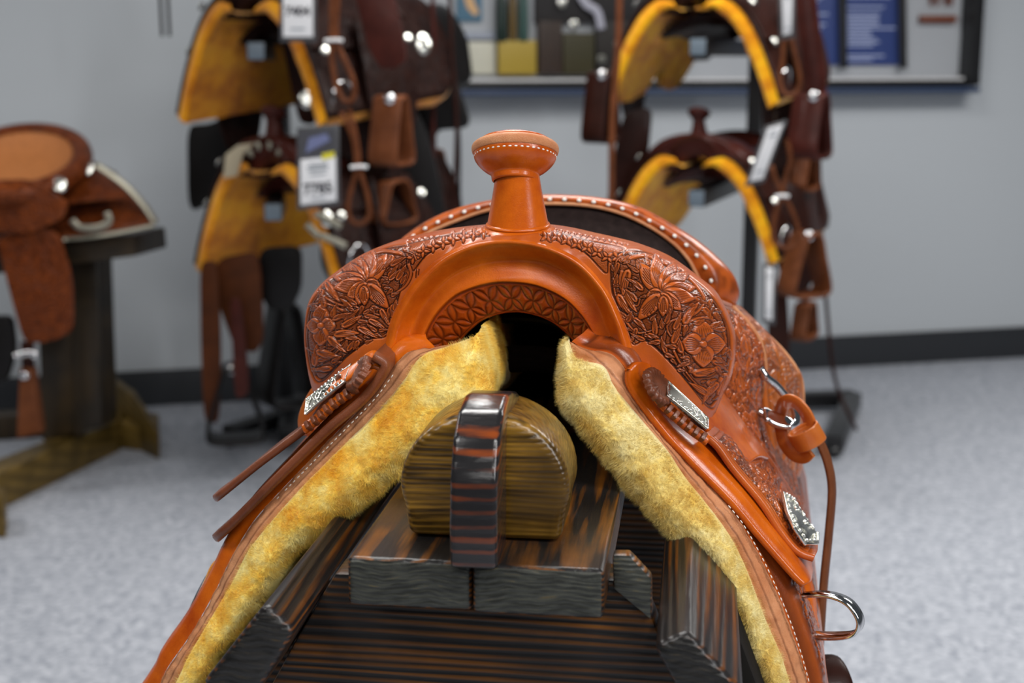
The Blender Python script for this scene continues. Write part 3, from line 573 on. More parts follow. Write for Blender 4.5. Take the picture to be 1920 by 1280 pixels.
def fleece(t, side, res, mat, fz=0, rag=True):
    if side < 0:
        bd = lfb; mid = R([(893, 625, 1.160), (885, 662, 1.146), (850, 710, 1.136), (800, 765, 1.132), (745, 825, 1.130), (680, 880, 1.128), (620, 930, 1.126), (560, 985, 1.125), (510, 1045, 1.124), (470, 1110, 1.124), (430, 1170, 1.124), (385, 1240, 1.125), (355, 1290, 1.125), (315, 1360, 1.125)])
        lo = R([(899, 622, 1.166), (915, 700, 1.154), (905, 760, 1.146), (850, 810, 1.144), (790, 850, 1.142), (742, 892, 1.14), (693, 938, 1.14), (635, 982, 1.14), (580, 1020, 1.14), (548, 1045, 1.14), (505, 1108, 1.14), (455, 1170, 1.14), (412, 1225, 1.14), (380, 1285, 1.14), (340, 1360, 1.14)])
        end = (918, 660)
    else:
        bd = rfb; mid = R([(1058, 640, 1.158), (1066, 690, 1.143), (1092, 745, 1.134), (1125, 795, 1.132), (1170, 840, 1.130), (1210, 890, 1.129), (1252, 945, 1.128), (1300, 985, 1.127), (1345, 1040, 1.126), (1380, 1100, 1.126), (1408, 1172, 1.126), (1432, 1235, 1.126), (1456, 1290, 1.126), (1480, 1350, 1.126)])
        lo = R([(1053, 648, 1.166), (1046, 718, 1.156), (1060, 770, 1.146), (1102, 826, 1.144), (1143, 873, 1.142), (1179, 924, 1.141), (1231, 976, 1.14), (1275, 1022, 1.14), (1318, 1048, 1.14), (1342, 1080, 1.14), (1362, 1118, 1.14), (1388, 1175, 1.14), (1410, 1225, 1.14), (1436, 1290, 1.14), (1460, 1350, 1.14)])
    rows = [sh(bd, .004), sh(bd, -.005), mid, lo, sh(lo, .03, .001, side * .001), sh(lo, .14, -.010, side * .004), sh(lo, .32, -.045, side * .010), sh(lo, .56, -.07, side * .016)]
    G = loft(rows, int(300 * res) + 10, [2, max(3, int(26 * res)), max(3, int(34 * res)), max(2, int(12 * res)), max(2, int(26 * res)), max(2, int(16 * res)), max(2, int(8 * res))])
    Nn = normals(G); sgn = -1 if Nn[G.shape[0] // 2, 2 + int(14 * res)][1] > 0 else 1
    am = .0018 * (1 if rag else .5); w = np.ones(G.shape[1]); w[:3] = 0; w[3:8] = np.linspace(0, 1, 5) if G.shape[1] > 40 else 1
    G = G + Nn * sgn * ((vnoise(G, 55, 1) - .5) * 2 * am + (vnoise(G, 150, 2) - .5) * 1.4 * am + (vnoise(G, 420, 3) - .5) * 1.0 * am)[..., None] * w[None, :, None]
    o = part(t, 'fleece_lining', gm(G), mat)
    if fz:
        part(t, 'fleece_pile', fuzz(G[:, 2:int(100 * res)], fz, 0.0058, .00026, seed=3 + side, flip=sgn), mat, parent=o, kind='stuff', smooth=False)
    return G
for s_ in (-1, 1):
    skirt(hero, s_, 1.0, M['leat'] if s_ > 0 else M['lea'], M['edge']); fleece(hero, s_, 1.0, M['fl'] if s_ < 0 else M['flr'], 210000)
st = sh(R([(1368, 950), (1395, 985), (1434, 1055), (1470, 1135), (1496, 1205), (1519, 1285)], 1.150), 0)
part(hero, 'stitching', stitches(cr(st, 60), np.tile([.5, -1, .4], (60, 1)), .0052, .0036, .0010, .0010), M['white'], kind='stuff')
st = R([(735, 705), (702, 748), (642, 810), (573, 880), (510, 945), (482, 980), (462, 1010)], 1.1525)
part(hero, 'stitching', stitches(cr(st, 60), np.tile([-.5, -1, .4], (60, 1)), .0052, .0036, .0010, .0010), M['white'], kind='stuff')
# ---- flaps standing out at the left, seen edge-on
def flap(t, name, edge, ly0, ly1, w, th, mat, lift=(0, 0, 0), rnd=.35, side=-1):
    P = cr(R(edge, ly0), 50); n = 18; ys = np.linspace(0, 1, n); G = np.zeros((50, n, 3))
    X0, Y0 = proj_h(P); T2 = np.array([X0[-1] - X0[10], Y0[-1] - Y0[10]]); T2 /= np.linalg.norm(T2); B2 = P.copy(); B2[:, 1] += ly1 - ly0; X1, Y1 = proj_h(B2)
    nr = np.array([T2[1], -T2[0]]); of = (((X1 - X0) * nr[0] + (Y1 - Y0) * nr[1]) * ly1 / F)[:, None]; lift = -of * np.array([nr[0], 0, -nr[1]]) * 1.05
    for j, y in enumerate(ys):
        Q = P.copy(); Q[:, 1] += (ly1 - ly0) * y; Q += np.array(lift) * y; G[:, j] = Q
    # round the free corner
    tt = np.linspace(0, 1, 50); q = np.clip((tt - .86) / .14, 0, 1); G[:, :, 1] += ((1 - np.sqrt(np.clip(1 - q ** 2, 0, 1))) * .05)[:, None] * (1 - ys)[None]
    return part(t, name, solid(G, th), mat)
flap(hero, 'front_jockey', [(700, 668), (722, 682), (716, 700), (698, 728), (672, 757), (620, 800), (560, 858), (505, 912), (445, 972), (402, 1012), (379, 1033)], 1.145, 1.23, .2, .0085, M['edged'], (.014, 0, -.016))
flap(hero, 'seat_jockey', [(640, 705), (612, 752), (578, 798), (530, 836), (482, 872), (430, 914), (398, 940), (381, 953)], 1.158, 1.24, .2, .0068, M['edged'], (.014, 0, -.016))
part(hero, 'jockey_corner', solid(loft([R([(640, 700), (668, 682), (697, 660), (716, 668), (724, 684)], 1.163), R([(612, 740), (652, 712), (690, 690), (708, 690), (716, 700)], 1.152)], 30, 8), .004), M['lea'])
# strip with serrated edge + ribs + silver concho, both sides
def rosette(t, side, px_strip, px_ros, plate, ly):
    P = cr(R(px_strip, ly), 40); up = np.tile([side * .45, -.75, .5], (40, 1)); L_ = []
    p = part(t, 'serrated_tab', sweep(P, rrect(.010, .005), up=up), M['lea'])
    n = 8; Q = cr(R(px_strip, ly - .004), n * 2 + 1)
    for i in range(n):
        a, b = Q[2 * i], Q[2 * i + 1]; L_.append(bar(a, a + (b - a) * 1.1, .0075, .008, .0012, (side * .45, -.75, .5)))
    for bmx in L_: part(t, 'rib', bmx, M['edged'], parent=p)
    c = W(*px_ros, ly - .003); ax = np.array([side * .80, -.32, .55]); ax /= np.linalg.norm(ax); x = np.cross(ax, [0, 0, 1.]); x /= np.linalg.norm(x); y = np.cross(ax, x)
    a = np.linspace(0, 2 * math.pi, 73)[:-1]; rr = .0165 * (1 + .05 * np.sign(np.sin(a * 18)))
    rings = [c + (np.cos(a)[:, None] * x + np.sin(a)[:, None] * y) * (rr * f)[:, None] + ax * h for f, h in ((1, -.003), (1, .0), (.97, .002), (.8, .0032), (.55, .0022), (.25, .003), (.02, .003))]
    G = np.array(rings); G[3] += ax * (np.sin(a * 18) * .0008)[:, None]; part(t, 'serrated_rosette', gm(G, ct=True), M['edged'], attr=np.repeat([[0], [0], [.2], [.1], [.5], [.2], [.2]], 72, 1))
    c4 = [W(*q) for q in plate]; cc = sum(c4) / 4; nn = np.cross(c4[1] - c4[0], c4[3] - c4[0]); nn /= np.linalg.norm(nn)
    if nn[1] > 0: nn = -nn
    pl = part(t, 'silver_concho', prism([q - nn * .001 for q in c4], nn * .0022, .0008), M['silver'], label='engraved silver plate concho')
    inn = [cc + (q - cc) * np.array(.86) for q in c4]; part(t, 'oxidised_field', prism([q + nn * .0011 for q in inn], nn * .0004, 0), M['silverd'], parent=pl)
    U, V_ = c4[1] - c4[0], c4[3] - c4[0]; orn = []
    for k in range(11):
        u = .06 + .088 * k
        for v, r in ((.12, .0014), (.88, .0014)):
            orn.append(ell(c4[0] + U * u + V_ * v + nn * .0022, U, r * 2, r * 2, r * 1.8, nn))
    def uv(u, v, h=.002): return c4[0] + U * u + V_ * v + nn * h
    for s0, e0 in ((.08, .48), (.92, .52)):
        t_ = np.linspace(0, 1, 16); orn.append(tube([uv(s0 + (e0 - s0) * q, .5 + .28 * math.sin(q * 9) * (1 - .5 * q)) for q in t_], .00075, 40, 6))
        t_ = np.linspace(0, 5.5, 14); orn.append(tube([uv(s0 + (e0 - s0) * .55 + .055 * math.cos(q) * (1 - q / 9), .5 + .3 * math.sin(q) * (1 - q / 9)) for q in t_], .0007, 40, 6))
    for k in range(7): orn.append(ell(uv(.5 + .06 * math.cos(k * .9), .5 + .3 * math.sin(k * .9)), U, .004, .0016, .0016, nn))
    orn.append(tube([c4[0] + nn * .0016, c4[1] + nn * .0016, ], .0008, 6, 6)); orn.append(tube([c4[3] + nn * .0016, c4[2] + nn * .0016], .0008, 6, 6)); orn.append(tube([c4[3] + nn * .0016, c4[0] + nn * .0016], .0008, 6, 6)); orn.append(tube([c4[1] + nn * .0016, c4[2] + nn * .0016], .0008, 6, 6))
    part(t, 'scrollwork', join(orn), M['silver'], parent=pl)
rosette(hero, -1, [(668, 727), (652, 738), (625, 757), (598, 782), (570, 805)], (672, 700), [(574, 778, 1.150), (648, 716, 1.150), (661, 684, 1.166), (577, 750, 1.166)], 1.152)
rosette(hero, 1, [(1228, 740), (1246, 760), (1270, 782), (1298, 805), (1328, 826)], (1234, 724), [(1325, 805, 1.150), (1249, 743, 1.150), (1250, 716, 1.168), (1325, 786, 1.168)], 1.156)
# ---- right side layers
rj = loft([R([(1177, 692), (1184, 730), (1246, 813), (1298, 869), (1370, 942), (1421, 1003), (1483, 1074), (1507, 1097)], 1.156),
           R([(1196, 678), (1202, 722), (1256, 797), (1312, 852), (1384, 928), (1434, 990), (1494, 1062), (1515, 1092)], 1.166),
           R([(1222, 690), (1235, 735), (1268, 783), (1334, 838), (1405, 920), (1455, 985), (1502, 1050), (1517, 1080)], 1.20),
           R([(1240, 705), (1250, 740), (1290, 780), (1350, 830), (1418, 905), (1468, 972), (1508, 1040), (1519, 1070)], 1.26)], 120, 10)
part(hero, 'front_jockey', solid(rj, .0065), M['lea'])
sj = loft([R([(1320, 815), (1345, 838), (1375, 880), (1427, 942), (1463, 998), (1494, 1034), (1526, 1047)], 1.176), R([(1330, 808), (1362, 836), (1395, 878), (1445, 938), (1478, 985), (1505, 1018), (1529, 1036)], 1.20),
           R([(1345, 790), (1385, 830), (1420, 875), (1458, 925), (1485, 965), (1508, 1000), (1528, 1022)], 1.27), R([(1355, 770), (1400, 810), (1440, 862), (1475, 915), (1494, 952), (1508, 985), (1520, 1008)], 1.36)], 200, [14, 34, 24])
sg = 1 if normals(sj)[100, 30][0] > 0 else -1
sj2, at = tooled(sj, 380, 110, .0010, .09, sg); V, Fc, a_ = solid_t(sj2, at, .0065 * sg)
part(hero, 'seat_jockey', (V, Fc), M['leat'], attr=a_)
c4 = [(1457, 927, 1.215), (1474, 938, 1.25), (1490, 968, 1.25), (1524, 1012, 1.22), (1524, 1026, 1.19), (1500, 1028, 1.175), (1478, 995, 1.175), (1464, 965, 1.19)]
P8 = [W(*q) for q in c4]; nn = np.cross(P8[3] - P8[0], P8[6] - P8[0]); nn /= np.linalg.norm(nn); nn = nn if nn[0] > 0 else -nn
pl = part(hero, 'silver_concho', prism([q + nn * .004 for q in P8], nn * .003, .001), M['silver'], label='pointed engraved silver concho at the jockey tip')
orn = []; cc = sum(P8) / 8
for i in range(8):
    a, b = P8[i], P8[(i + 1) % 8]
    for f in (0, .33, .66): q = cc + (a + (b - a) * f - cc) * .86; orn.append(ell(q + nn * .008, b - a, .0042, .003, .003, nn))
for k in range(9): 
    q = P8[0] + (P8[4] - P8[0]) * (.15 + .085 * k) + (P8[2] - P8[6]) * .16 * math.sin(k * 2.1); orn.append(ell(q + nn * .0085, (P8[4] - P8[0]) + (P8[2] - P8[6]) * math.cos(k * 2), .007, .002, .003, nn))
part(hero, 'scrollwork', join(orn), M['silver'], parent=pl)
# plain leather between swell and jockey, tooled seat side, rear skirt
sp = loft([R([(1240, 700), (1300, 770), (1345, 830), (1390, 880)], 1.205), R([(1290, 690), (1336, 752), (1372, 805), (1420, 858)], 1.26), R([(1330, 660), (1352, 735), (1392, 795), (1438, 862)], 1.33)], 60, 14)
part(hero, 'side_leather', solid(sp, .005), M['lea'])
ra = [R([(1340, 560), (1362, 640), (1352, 735), (1370, 790), (1410, 845), (1452, 905), (1475, 935)], 1.335), R([(1352, 565), (1395, 640), (1402, 720), (1412, 790), (1432, 845), (1462, 905), (1478, 932)], 1.40), R([(1368, 572), (1424, 640), (1434, 700), (1424, 750), (1440, 830), (1465, 895), (1482, 930)], 1.47)]
G = loft(ra, 240, [50, 50]); sg = 1 if normals(G)[100, 30][0] > 0 else -1; G2, at = tooled(G, 400, 190, .0016, .05, sg); V, Fc, a_ = solid_t(G2, at, .005 * sg)
part(hero, 'fender', (V, Fc), M['leat'], attr=a_)
part(hero, 'edge_binding', strap(R([(1372, 575), (1400, 605), (1424, 640), (1434, 690), (1425, 745)], 1.462), .004, .006, 40), M['edge'], label='pale leather edge strip')
rb = [R([(1370, 578), (1425, 650), (1432, 744), (1445, 830), (1462, 905), (1470, 940)], 1.50), R([(1376, 575), (1455, 665), (1472, 740), (1475, 830), (1472, 905), (1474, 938)], 1.56), R([(1385, 578), (1440, 632), (1488, 692), (1500, 722), (1500, 857), (1480, 932)], 1.63)]
G = loft(rb, 200, [36, 36]); sg = 1 if normals(G)[100, 30][0] > 0 else -1; G2, at = tooled(G, 330, 150, .0016, .07, sg, 100, 60); V, Fc, a_ = solid_t(G2, at, .007 * sg)
part(hero, 'rear_skirt', (V, Fc), M['leao'], attr=a_)
part(hero, 'edge_binding', strap(R([(1436, 628), (1466, 658), (1490, 690), (1502, 722), (1503, 790), (1502, 857), (1480, 935)], 1.632), .005, .007, 50), M['edge'])
part(hero, 'rigging_ring', tube(R([(1425, 690, 1.44), (1437, 707, 1.44), (1455, 722, 1.45), (1472, 742, 1.46), (1482, 752, 1.46), (1492, 775, 1.45), (1490, 795, 1.44), (1465, 795, 1.43), (1440, 782, 1.42), (1420, 770, 1.42)]), .0042, 60, 12), M['chrome'], label='steel rigging ring')
part(hero, 'ring_plate', solid(loft([R([(1432, 766), (1452, 776), (1478, 786), (1487, 795)], 1.405), R([(1436, 786), (1450, 795), (1470, 801), (1484, 800)], 1.395)], 20, 6), .006), M['chrome'])
part(hero, 'tie_strap', strap(R([(1462, 778, 1.42), (1470, 757, 1.405), (1486, 752, 1.395), (1503, 764, 1.39), (1516, 785, 1.39), (1522, 812, 1.39)]), .015, .0035, 50, up=(.5, -.3, .8)), M['leao'])
part(hero, 'tie_strap', strap(R([(1463, 798, 1.41), (1470, 828, 1.405), (1487, 851, 1.40), (1507, 857, 1.395), (1520, 846, 1.39)]), .013, .0035, 40, up=(-.2, -.8, -.5)), M['leao'])
kc = W(1513, 818, 1.383); kd = W(1530, 845, 1.385) - W(1498, 790, 1.38)
part(hero, 'keeper_loop', lathe(kc, kd, [(.001, -.006), (.0125, -.006), (.0135, -.009), (.0155, -.010), (.0165, -.008), (.0165, .008), (.0155, .010), (.0135, .009), (.0125, .006), (.001, .006)], 32, 1, .7), M['leao'])
part(hero, 'latigo_strap', strap(R([(1520, 800, 1.40), (1538, 830, 1.40), (1553, 870, 1.40), (1560, 920, 1.40), (1554, 1000, 1.39), (1545, 1090, 1.38), (1538, 1190, 1.37), (1532, 1290, 1.36), (1530, 1420, 1.36)]), .012, .0045, 60, up=(.85, -.5, 0)), M['midlea'])
part(hero, 'latigo_strap', strap(R([(1500, 1060, 1.25), (1516, 1110, 1.25), (1523, 1170, 1.25), (1532, 1230, 1.25), (1540, 1330, 1.25)]), .016, .005, 40, up=(.85, -.5, 0)), M['lea'])
# D ring and its tab, lower right
part(hero, 'dee_ring', sweep(cr(R([(1480, 1183, 1.20), (1473, 1150, 1.20), (1474, 1124, 1.195), (1500, 1116, 1.19), (1550, 1114, 1.18), (1590, 1128, 1.17), (1612, 1158, 1.165), (1610, 1180, 1.165), (1592, 1190, 1.17), (1550, 1192, 1.185), (1505, 1189, 1.20), (1480, 1184, 1.20)]), 90)[:-1], rrect(.013, .0035, .001), up=(.1, -.5, .9), closed=True), M['chrome'], label='flat polished dee ring')
part(hero, 'ring_tab', sweep(cr(R([(1478, 1128, 1.185), (1485, 1148, 1.178), (1496, 1170, 1.178), (1504, 1189, 1.185)]), 20), circ(.0065, 14), up=(0, -1, 0)), M['fl3'], label='yellow-brown rolled leather tab')
part(hero, 'stirrup_roll', lathe(W(1546, 1300, 1.32), (.9, .3, .1), [(.001, -.022), (.030, -.022), (.036, -.014), (.036, .012), (.030, .02), (.001, .02)], 30), M['brownlea'], label='dark brown stirrup leather roll')
# left D-ring edge-on
Pd = R([(404, 1058, 1.20), (398, 1090, 1.19), (375, 1130, 1.185), (350, 1172, 1.18), (341, 1190, 1.18), (346, 1170, 1.20), (362, 1130, 1.215), (385, 1085, 1.215)])
part(hero, 'dee_ring', sweep(cr(Pd + [Pd[0]], 60)[:-1], rrect(.006, .0025, .0008), up=(-1, 0, .3), closed=True), M['chrome'])
part(hero, 'ring_tab', sweep(cr(R([(414, 1052, 1.19), (402, 1066, 1.188), (392, 1090, 1.188), (384, 1108, 1.19)]), 16), circ(.0045, 12), up=(0, -1, 0)), M['fl3'])
part(hero, 'stirrup_leather', strap(R([(618, 715, 1.30), (592, 745, 1.30), (574, 785, 1.30), (576, 815, 1.30)]), .018, .006, 20, up=(-.5, -.8, 0)), M['leao'])
# ---- cantle and seat
co = R([(700, 505), (730, 470), (757, 446), (794, 419), (848, 394), (918, 377), (1000, 367), (1079, 367), (1151, 376), (1208, 392), (1265, 423), (1313, 454), (1351, 487), (1375, 515), (1384, 545), (1376, 570), (1358, 584), (1335, 575)], 1.60)
ci = R([(745, 505), (765, 470), (785, 448), (812, 432), (857, 413), (918, 393), (1000, 382), (1093, 384), (1160, 398), (1217, 424), (1262, 455), (1290, 485), (1305, 512), (1316, 535), (1322, 555), (1322, 565), (1320, 570), (1315, 575)], 1.575)
cm = [(a + b) / 2 + np.array([0, -.012, .004]) for a, b in zip(cr(co, 60), cr(ci, 60))]
cb = sh(co, .035, -.02); cb2 = sh(co, .05, -.09)
G = loft([sh(ci, .010), ci, cm, co, cb, cb2], 200, [2, 10, 10, 8, 6]); at = np.clip((vnoise(G, 130, 4) - .5) * 1.5, 0, .6)
can = part(hero, 'cantle_binding', gm(G), M['leat'], attr=at, label='wide tooled roll around the cantle')
q = cr([a * .68 + b * .32 + np.array([0, -.013, .003]) for a, b in zip(cr(ci, 60), cr(co, 60))], 60)
part(hero, 'buck_stitching', stitches(q, np.tile([0, -1, .35], (60, 1)), .0155, .0052, .0042, .003), M['white'], parent=can, kind='stuff')
part(hero, 'welt', tube(sh(ci, -.002), .0022, 120, 8), M['edge'], parent=can)
s1 = [np.array([CX + (p[0] - CX) * .92, 1.50, min(p[2] - .05, 1.16)]) for p in cr(ci, 30)]; s2 = [np.array([CX + (p[0] - CX) * .9, 1.36, 1.10 - 1.1 * (p[0] - CX) ** 2]) for p in cr(ci, 30)]; s3 = [np.array([CX + (p[0] - CX) * .85, 1.28, 1.14 - 2 * (p[0] - CX) ** 2]) for p in cr(ci, 30)]
part(hero, 'seat', gm(loft([sh(ci, .006), s1, s2, s3], 60, 12)), M['suede'], label='dark suede seat')
# seat underside, and an added rear plate that keeps light out of the tunnel
ug = [np.array([CX + .10 * math.sin(a), 1.30, 1.12 + .055 * math.cos(a)]) for a in np.linspace(-1.7, 1.7, 12)]
part(hero, 'tree_underside', gm(loft([ug, sh(ug, .25, -.01), sh(ug, .5, -.01)], 30, 6)), M['suede'])
part(hero, 'gullet_roll', tube(R([(875, 640, 1.30), (895, 606, 1.30), (940, 597, 1.30), (985, 597, 1.30), (1040, 606, 1.30), (1075, 640, 1.30)]), .005, 40, 10), M['blacklea'])
part(hero, 'tunnel_blocker', solid(loft([[(CX - .17, 1.70, .95), (CX - .16, 1.70, 1.10), (CX, 1.70, 1.17), (CX + .16, 1.70, 1.10), (CX + .17, 1.70, .95)], [(CX - .17, 1.70, .86), (CX - .1, 1.70, .9), (CX, 1.70, .93), (CX + .1, 1.70, .9), (CX + .17, 1.70, .86)]], 24, 6), .006), M['brownlea'])  # added plate, closes the far end so the tunnel stays dark
# ================================================================ hero stand (saddle frame coordinates)
SO = (CX, 1.2, 0)
stand = Thing('saddle_stand', 'dark-stained wooden saddle stand with rounded nose block, under the foreground saddle', 'stand', root_loc(SO), SO, -TH)
zt = 1.0475
def pl_(x0, x1, y0): return prism([(x0, y0, zt - .037), (x1, y0, zt - .037), (x1, y0, zt), (x0, y0, zt)], (0, .80, 0), .005, 3)
part(stand, 'top_plank', pl_(-.2455, -.1545, .952), M['wplank']); part(stand, 'top_plank', pl_(-.1535, -.0595, .949), M['wplank'])
# nose block: D profile
def dpoly(cx, zb, w, h, y): 
    pts = [(cx - w * .45, y, zb)]
    for a in np.linspace(math.pi * 1.10, -math.pi * .10, 26): pts.append((cx + w / 2 * math.cos(a) * 1.0, y, zb + h * .40 + h * .60 * math.sin(a) if math.sin(a) > 0 else zb + h * .40 + h * .40 * 1.15 * math.sin(a)))
    pts.append((cx + w * .45, y, zb)); return pts
b0, b1 = W(748, 900, 1.0)[0], W(1068, 900, 1.0)[0]
part(stand, 'nose_block', prism(dpoly((b0 + b1) / 2 - .031, zt + .001, (b1 - b0) * .5 + .002, .1015, 1.0), (0, .085, 0), .007, 3) if False else prism(dpoly((b0 + b1) / 2, zt + .001, b1 - b0, .097, 1.0), (0, .075, 0), .009, 4), M['wblock'], label='golden-brown half-round block')
x0, x1 = W(846, 1000, .945)[0], W(934, 1000, .945)[0]
prof = [(.938, zt - .001), (.936, zt + .03), (.940, zt + .065), (.953, zt + .090), (.975, zt + .105), (1.003, zt + .110), (1.03, zt + .107), (1.06, zt + .100), (1.085, zt + .085), (1.075, zt + .075), (1.05, zt + .085), (1.02, zt + .093), (1.0, zt + .094), (.995, zt + .085), (.992, zt + .06), (.992, zt + .03), (.990, zt - .001)]
part(stand, 'bent_strap', prism([(x0, y, z + .001) for y, z in prof], (x1 - x0, 0, 0), .005, 3), M['warc'], label='dark curved wooden nose piece')
# side rails
def rail(q, name, d=.80):
    P_ = [W(*a) for a in q]; return part(stand, name, prism(P_, (0, d, 0), .007, 3), M['wrail'])
rail([(495, 1132, .925), (553, 1184, .925), (470, 1320, .925), (375, 1285, .925)], 'side_rail')
rail([(1224, 1212, .925), (1290, 1184, .925), (1400, 1305, .925), (1318, 1385, .925)], 'side_rail')
# apron and cleats
ap = R([(628, 1075), (1195, 1088), (1245, 1215), (1320, 1400), (1340, 1520), (420, 1520), (500, 1300), (560, 1190)], 1.0)
part(stand, 'apron_board', prism(ap, (0, .037, 0), .003), M['wapron'])
part(stand, 'apron_board', prism(sh(ap, .70, -.14), (0, .037, 0), .003), M['wapron'])
part(stand, 'cleat', prism(R([(1148, 1040), (1180, 1040), (1222, 1085), (1222, 1165), (1150, 1105)], .985), (0, .014, 0), .003), M['wplank'])
for s in (-1, 1):
    q0, q1 = ((-.325, .985), (-.45, .78)) if s < 0 else ((.03, .98), (.105, .78))
    part(stand, 'shade_panel', prism([(q0[0], 1.07, q0[1]), (q1[0], 1.07, q1[1]), (q1[0] - s * .02, 1.07, q1[1]), (q0[0] - s * .02, 1.07, q0[1])], (0, .64, 0), .003), M['wshade'])  # added panels, near-black in place of shade, covering gaps beside the rails
for x in (-.30, -.05):
    for y in (1.06, 1.60): part(stand, 'leg', box(x - .045, x + .045, y - .02, y + .02, .0, .95, .004), M['wapron'])
part(stand, 'base_rail', box(-.345, .005, 1.10, 1.14, .10, .19, .004), M['wapron']); part(stand, 'base_rail', box(-.345, .005, 1.52, 1.56, .10, .19, .004), M['wapron'])
# ================================================================ saddles on the racks behind
def bring(t, name, c, a, b, r1, r2, mat, n=40, **k):   # elliptical ring
    q = np.linspace(0, 2 * math.pi, n + 1)[:-1]; return part(t, name, sweep(c + np.cos(q)[:, None] * a + np.sin(q)[:, None] * b, circ(r1, 8, r2), closed=True), mat, **k)
def mir(P): return [np.array([2 * CX - p[0], p[1], p[2]]) for p in P]
def rack_saddle(label, loc, yaw, ml, mt, mf, scale=.97, conchos=True, buck=False, notch=0, fender=(1, 1), group='saddles hanging on the metal racks', stir=True, drop=.30, length=.58):
    t = Thing('western_saddle', label, 'saddle', loc, (CX, 1.2, 1.183), -yaw, scale, group)
    # fork, horn
    G = loft([sh(g1, .11), sh(g1, .012), g1, g2], 40, [3, 2, 5]); part(t, 'gullet_inlay', gm(G), ml)
    part(t, 'swell_cover', gm(loft([sh(g2, .004), g2, g2m, g3, g3b, g4, g5, g6, g7], 60, [2, 4, 4, 3, 6, 4, 3, 2])), ml)
    horn(t, ml, ml, 28, False)
    # skirts and lining, symmetric about the axis
    fr = cr([(CX - x, 1.17, z) for x, z in ((.064, 1.176), (.105, 1.186), (.155, 1.160), (.202, 1.105), (.243, 1.030), (.280, .945), (.308, .865))], 22)
    bd = cr([(CX - x, 1.165, z) for x, z in ((.056, 1.166), (.098, 1.174), (.144, 1.148), (.190, 1.094), (.231, 1.021), (.268, .938), (.297, .860))], 22)
    for s_ in (-1, 1):
        a_ = fr if s_ < 0 else np.array(mir(fr)); b_ = bd if s_ < 0 else np.array(mir(bd)); c_ = b_ + np.array([-s_ * .022, .004, -.018]); n = len(a_)
        ys = np.linspace(0, length, 14); G = np.zeros((n, 14, 3)); H = np.zeros((n, 14, 3)); top = a_[0]
        for j, y in enumerate(ys):
            f = 1.0 - (.10 * (y / length)) - (notch * math.exp(-((y - length * .52) / .05) ** 2)) - .35 * max(0, (y / length - .86) / .14) ** 2 - .10 * max(0, 1 - y / .05) ** 2 * 0
            tt = np.linspace(0, f, n); ii = np.linspace(0, 1, n)
            for q, (src, dst) in enumerate(((a_, G), (c_, H))):
                P = np.stack([np.interp(tt, ii, src[:, k]) for k in range(3)], 1); P[:, 1] += y; P[:, 2] += .02 * (y / length); dst[:, j] = P + (np.array([s_ * .004, 0, .004]) if q == 0 else 0)
        part(t, 'skirt', solid(G, .007), mt)
        H = H + (vnoise(H, 40, 2) - .5)[..., None] * np.array([-s_ * .012, 0, -.008])
        roll = loft([list(a_ + np.array([0, .004, 0])), list((a_ + c_) / 2 + np.array([0, -.006, 0])), list(c_), list(c_ + np.array([0, .02, 0]))], n, [3, 3, 2])
        fo = part(t, 'fleece_lining', gm(H), mf); part(t, 'fleece_edge', gm(roll), mf, parent=fo)
        lo = loft([list(G[-1] ), list((G[-1] + H[-1]) / 2 + np.array([0, 0, -.008])), list(H[-1])], 14, 3); part(t, 'fleece_edge', gm(lo), mf, parent=fo)
        # jockeys standing on the skirt
        J = [a_[3:int(n * .62)] + np.array([s_ * (.012 + .02 * y), .01 + y * .9, .012 + .02 * y]) for y in (0, .08, .2, .34)]
        part(t, 'front_jockey', solid(loft([list(x) for x in J], 20, 4), .006), mt)
        if conchos:
            for f, y in ((.30, .02), (.62, .03), (.5, .38)):
                p = a_[int(n * f)] + np.array([s_ * .030, y, .030]); part(t, 'concho', lathe(p, (s_ * .8, -.35, .5), [(.001, .006), (.010, .005), (.014, 0), (.001, -.001)], 16), M['silver'])
        # rigging ring, fender, stirrup
        q = a_[int(n * .80)]; bring(t, 'rigging_ring', q + np.array([s_ * .020, .07, -.02]), np.array([0, .038, 0]), np.array([s_ * .006, 0, .045]), .0045, .0045, M['chrome'])
        if fender[0 if s_ < 0 else 1]:
            x0 = a_[int(n * .45)][0] + s_ * .045; z0 = a_[int(n * .45)][2] + .01
            ft = loft([[(x0, 1.34, z0 + .04), (x0 + s_ * .05, 1.32, z0 - .10), (x0 + s_ * .065, 1.33, z0 - .24), (x0 + s_ * .06, 1.36, z0 - .34)], [(x0 - s_ * .02, 1.42, z0 + .06), (x0 + s_ * .055, 1.42, z0 - .10), (x0 + s_ * .07, 1.42, z0 - .24), (x0 + s_ * .06, 1.42, z0 - .37)], [(x0, 1.50, z0 + .04), (x0 + s_ * .05, 1.52, z0 - .10), (x0 + s_ * .065, 1.51, z0 - .24), (x0 + s_ * .06, 1.48, z0 - .34)]], 20, 5)
            part(t, 'fender', solid(ft, .006), mt)
            if stir:
                zz = z0 - .37; xx = x0 + s_ * .062
                part(t, 'stirrup_leather', strap([(xx, 1.42, zz + .02), (xx, 1.42, zz - .05)], .05, .007, 6, up=(1, 0, 0)), ml)
                part(t, 'stirrup', strap([(xx, 1.385, zz - .05), (xx, 1.365, zz - .11), (xx, 1.355, zz - .155), (xx, 1.42, zz - .165), (xx, 1.485, zz - .155), (xx, 1.475, zz - .11), (xx, 1.455, zz - .05), (xx, 1.42, zz - .043), (xx, 1.385, zz - .05)], .055, .009, 40, up=None, closed=True), M['midlea'])
    # cantle and seat
    G = loft([sh(ci, .010), ci, cm, co, cb, cb2], 50, [1, 3, 3, 2, 2]); part(t, 'cantle_binding', gm(G), mt)
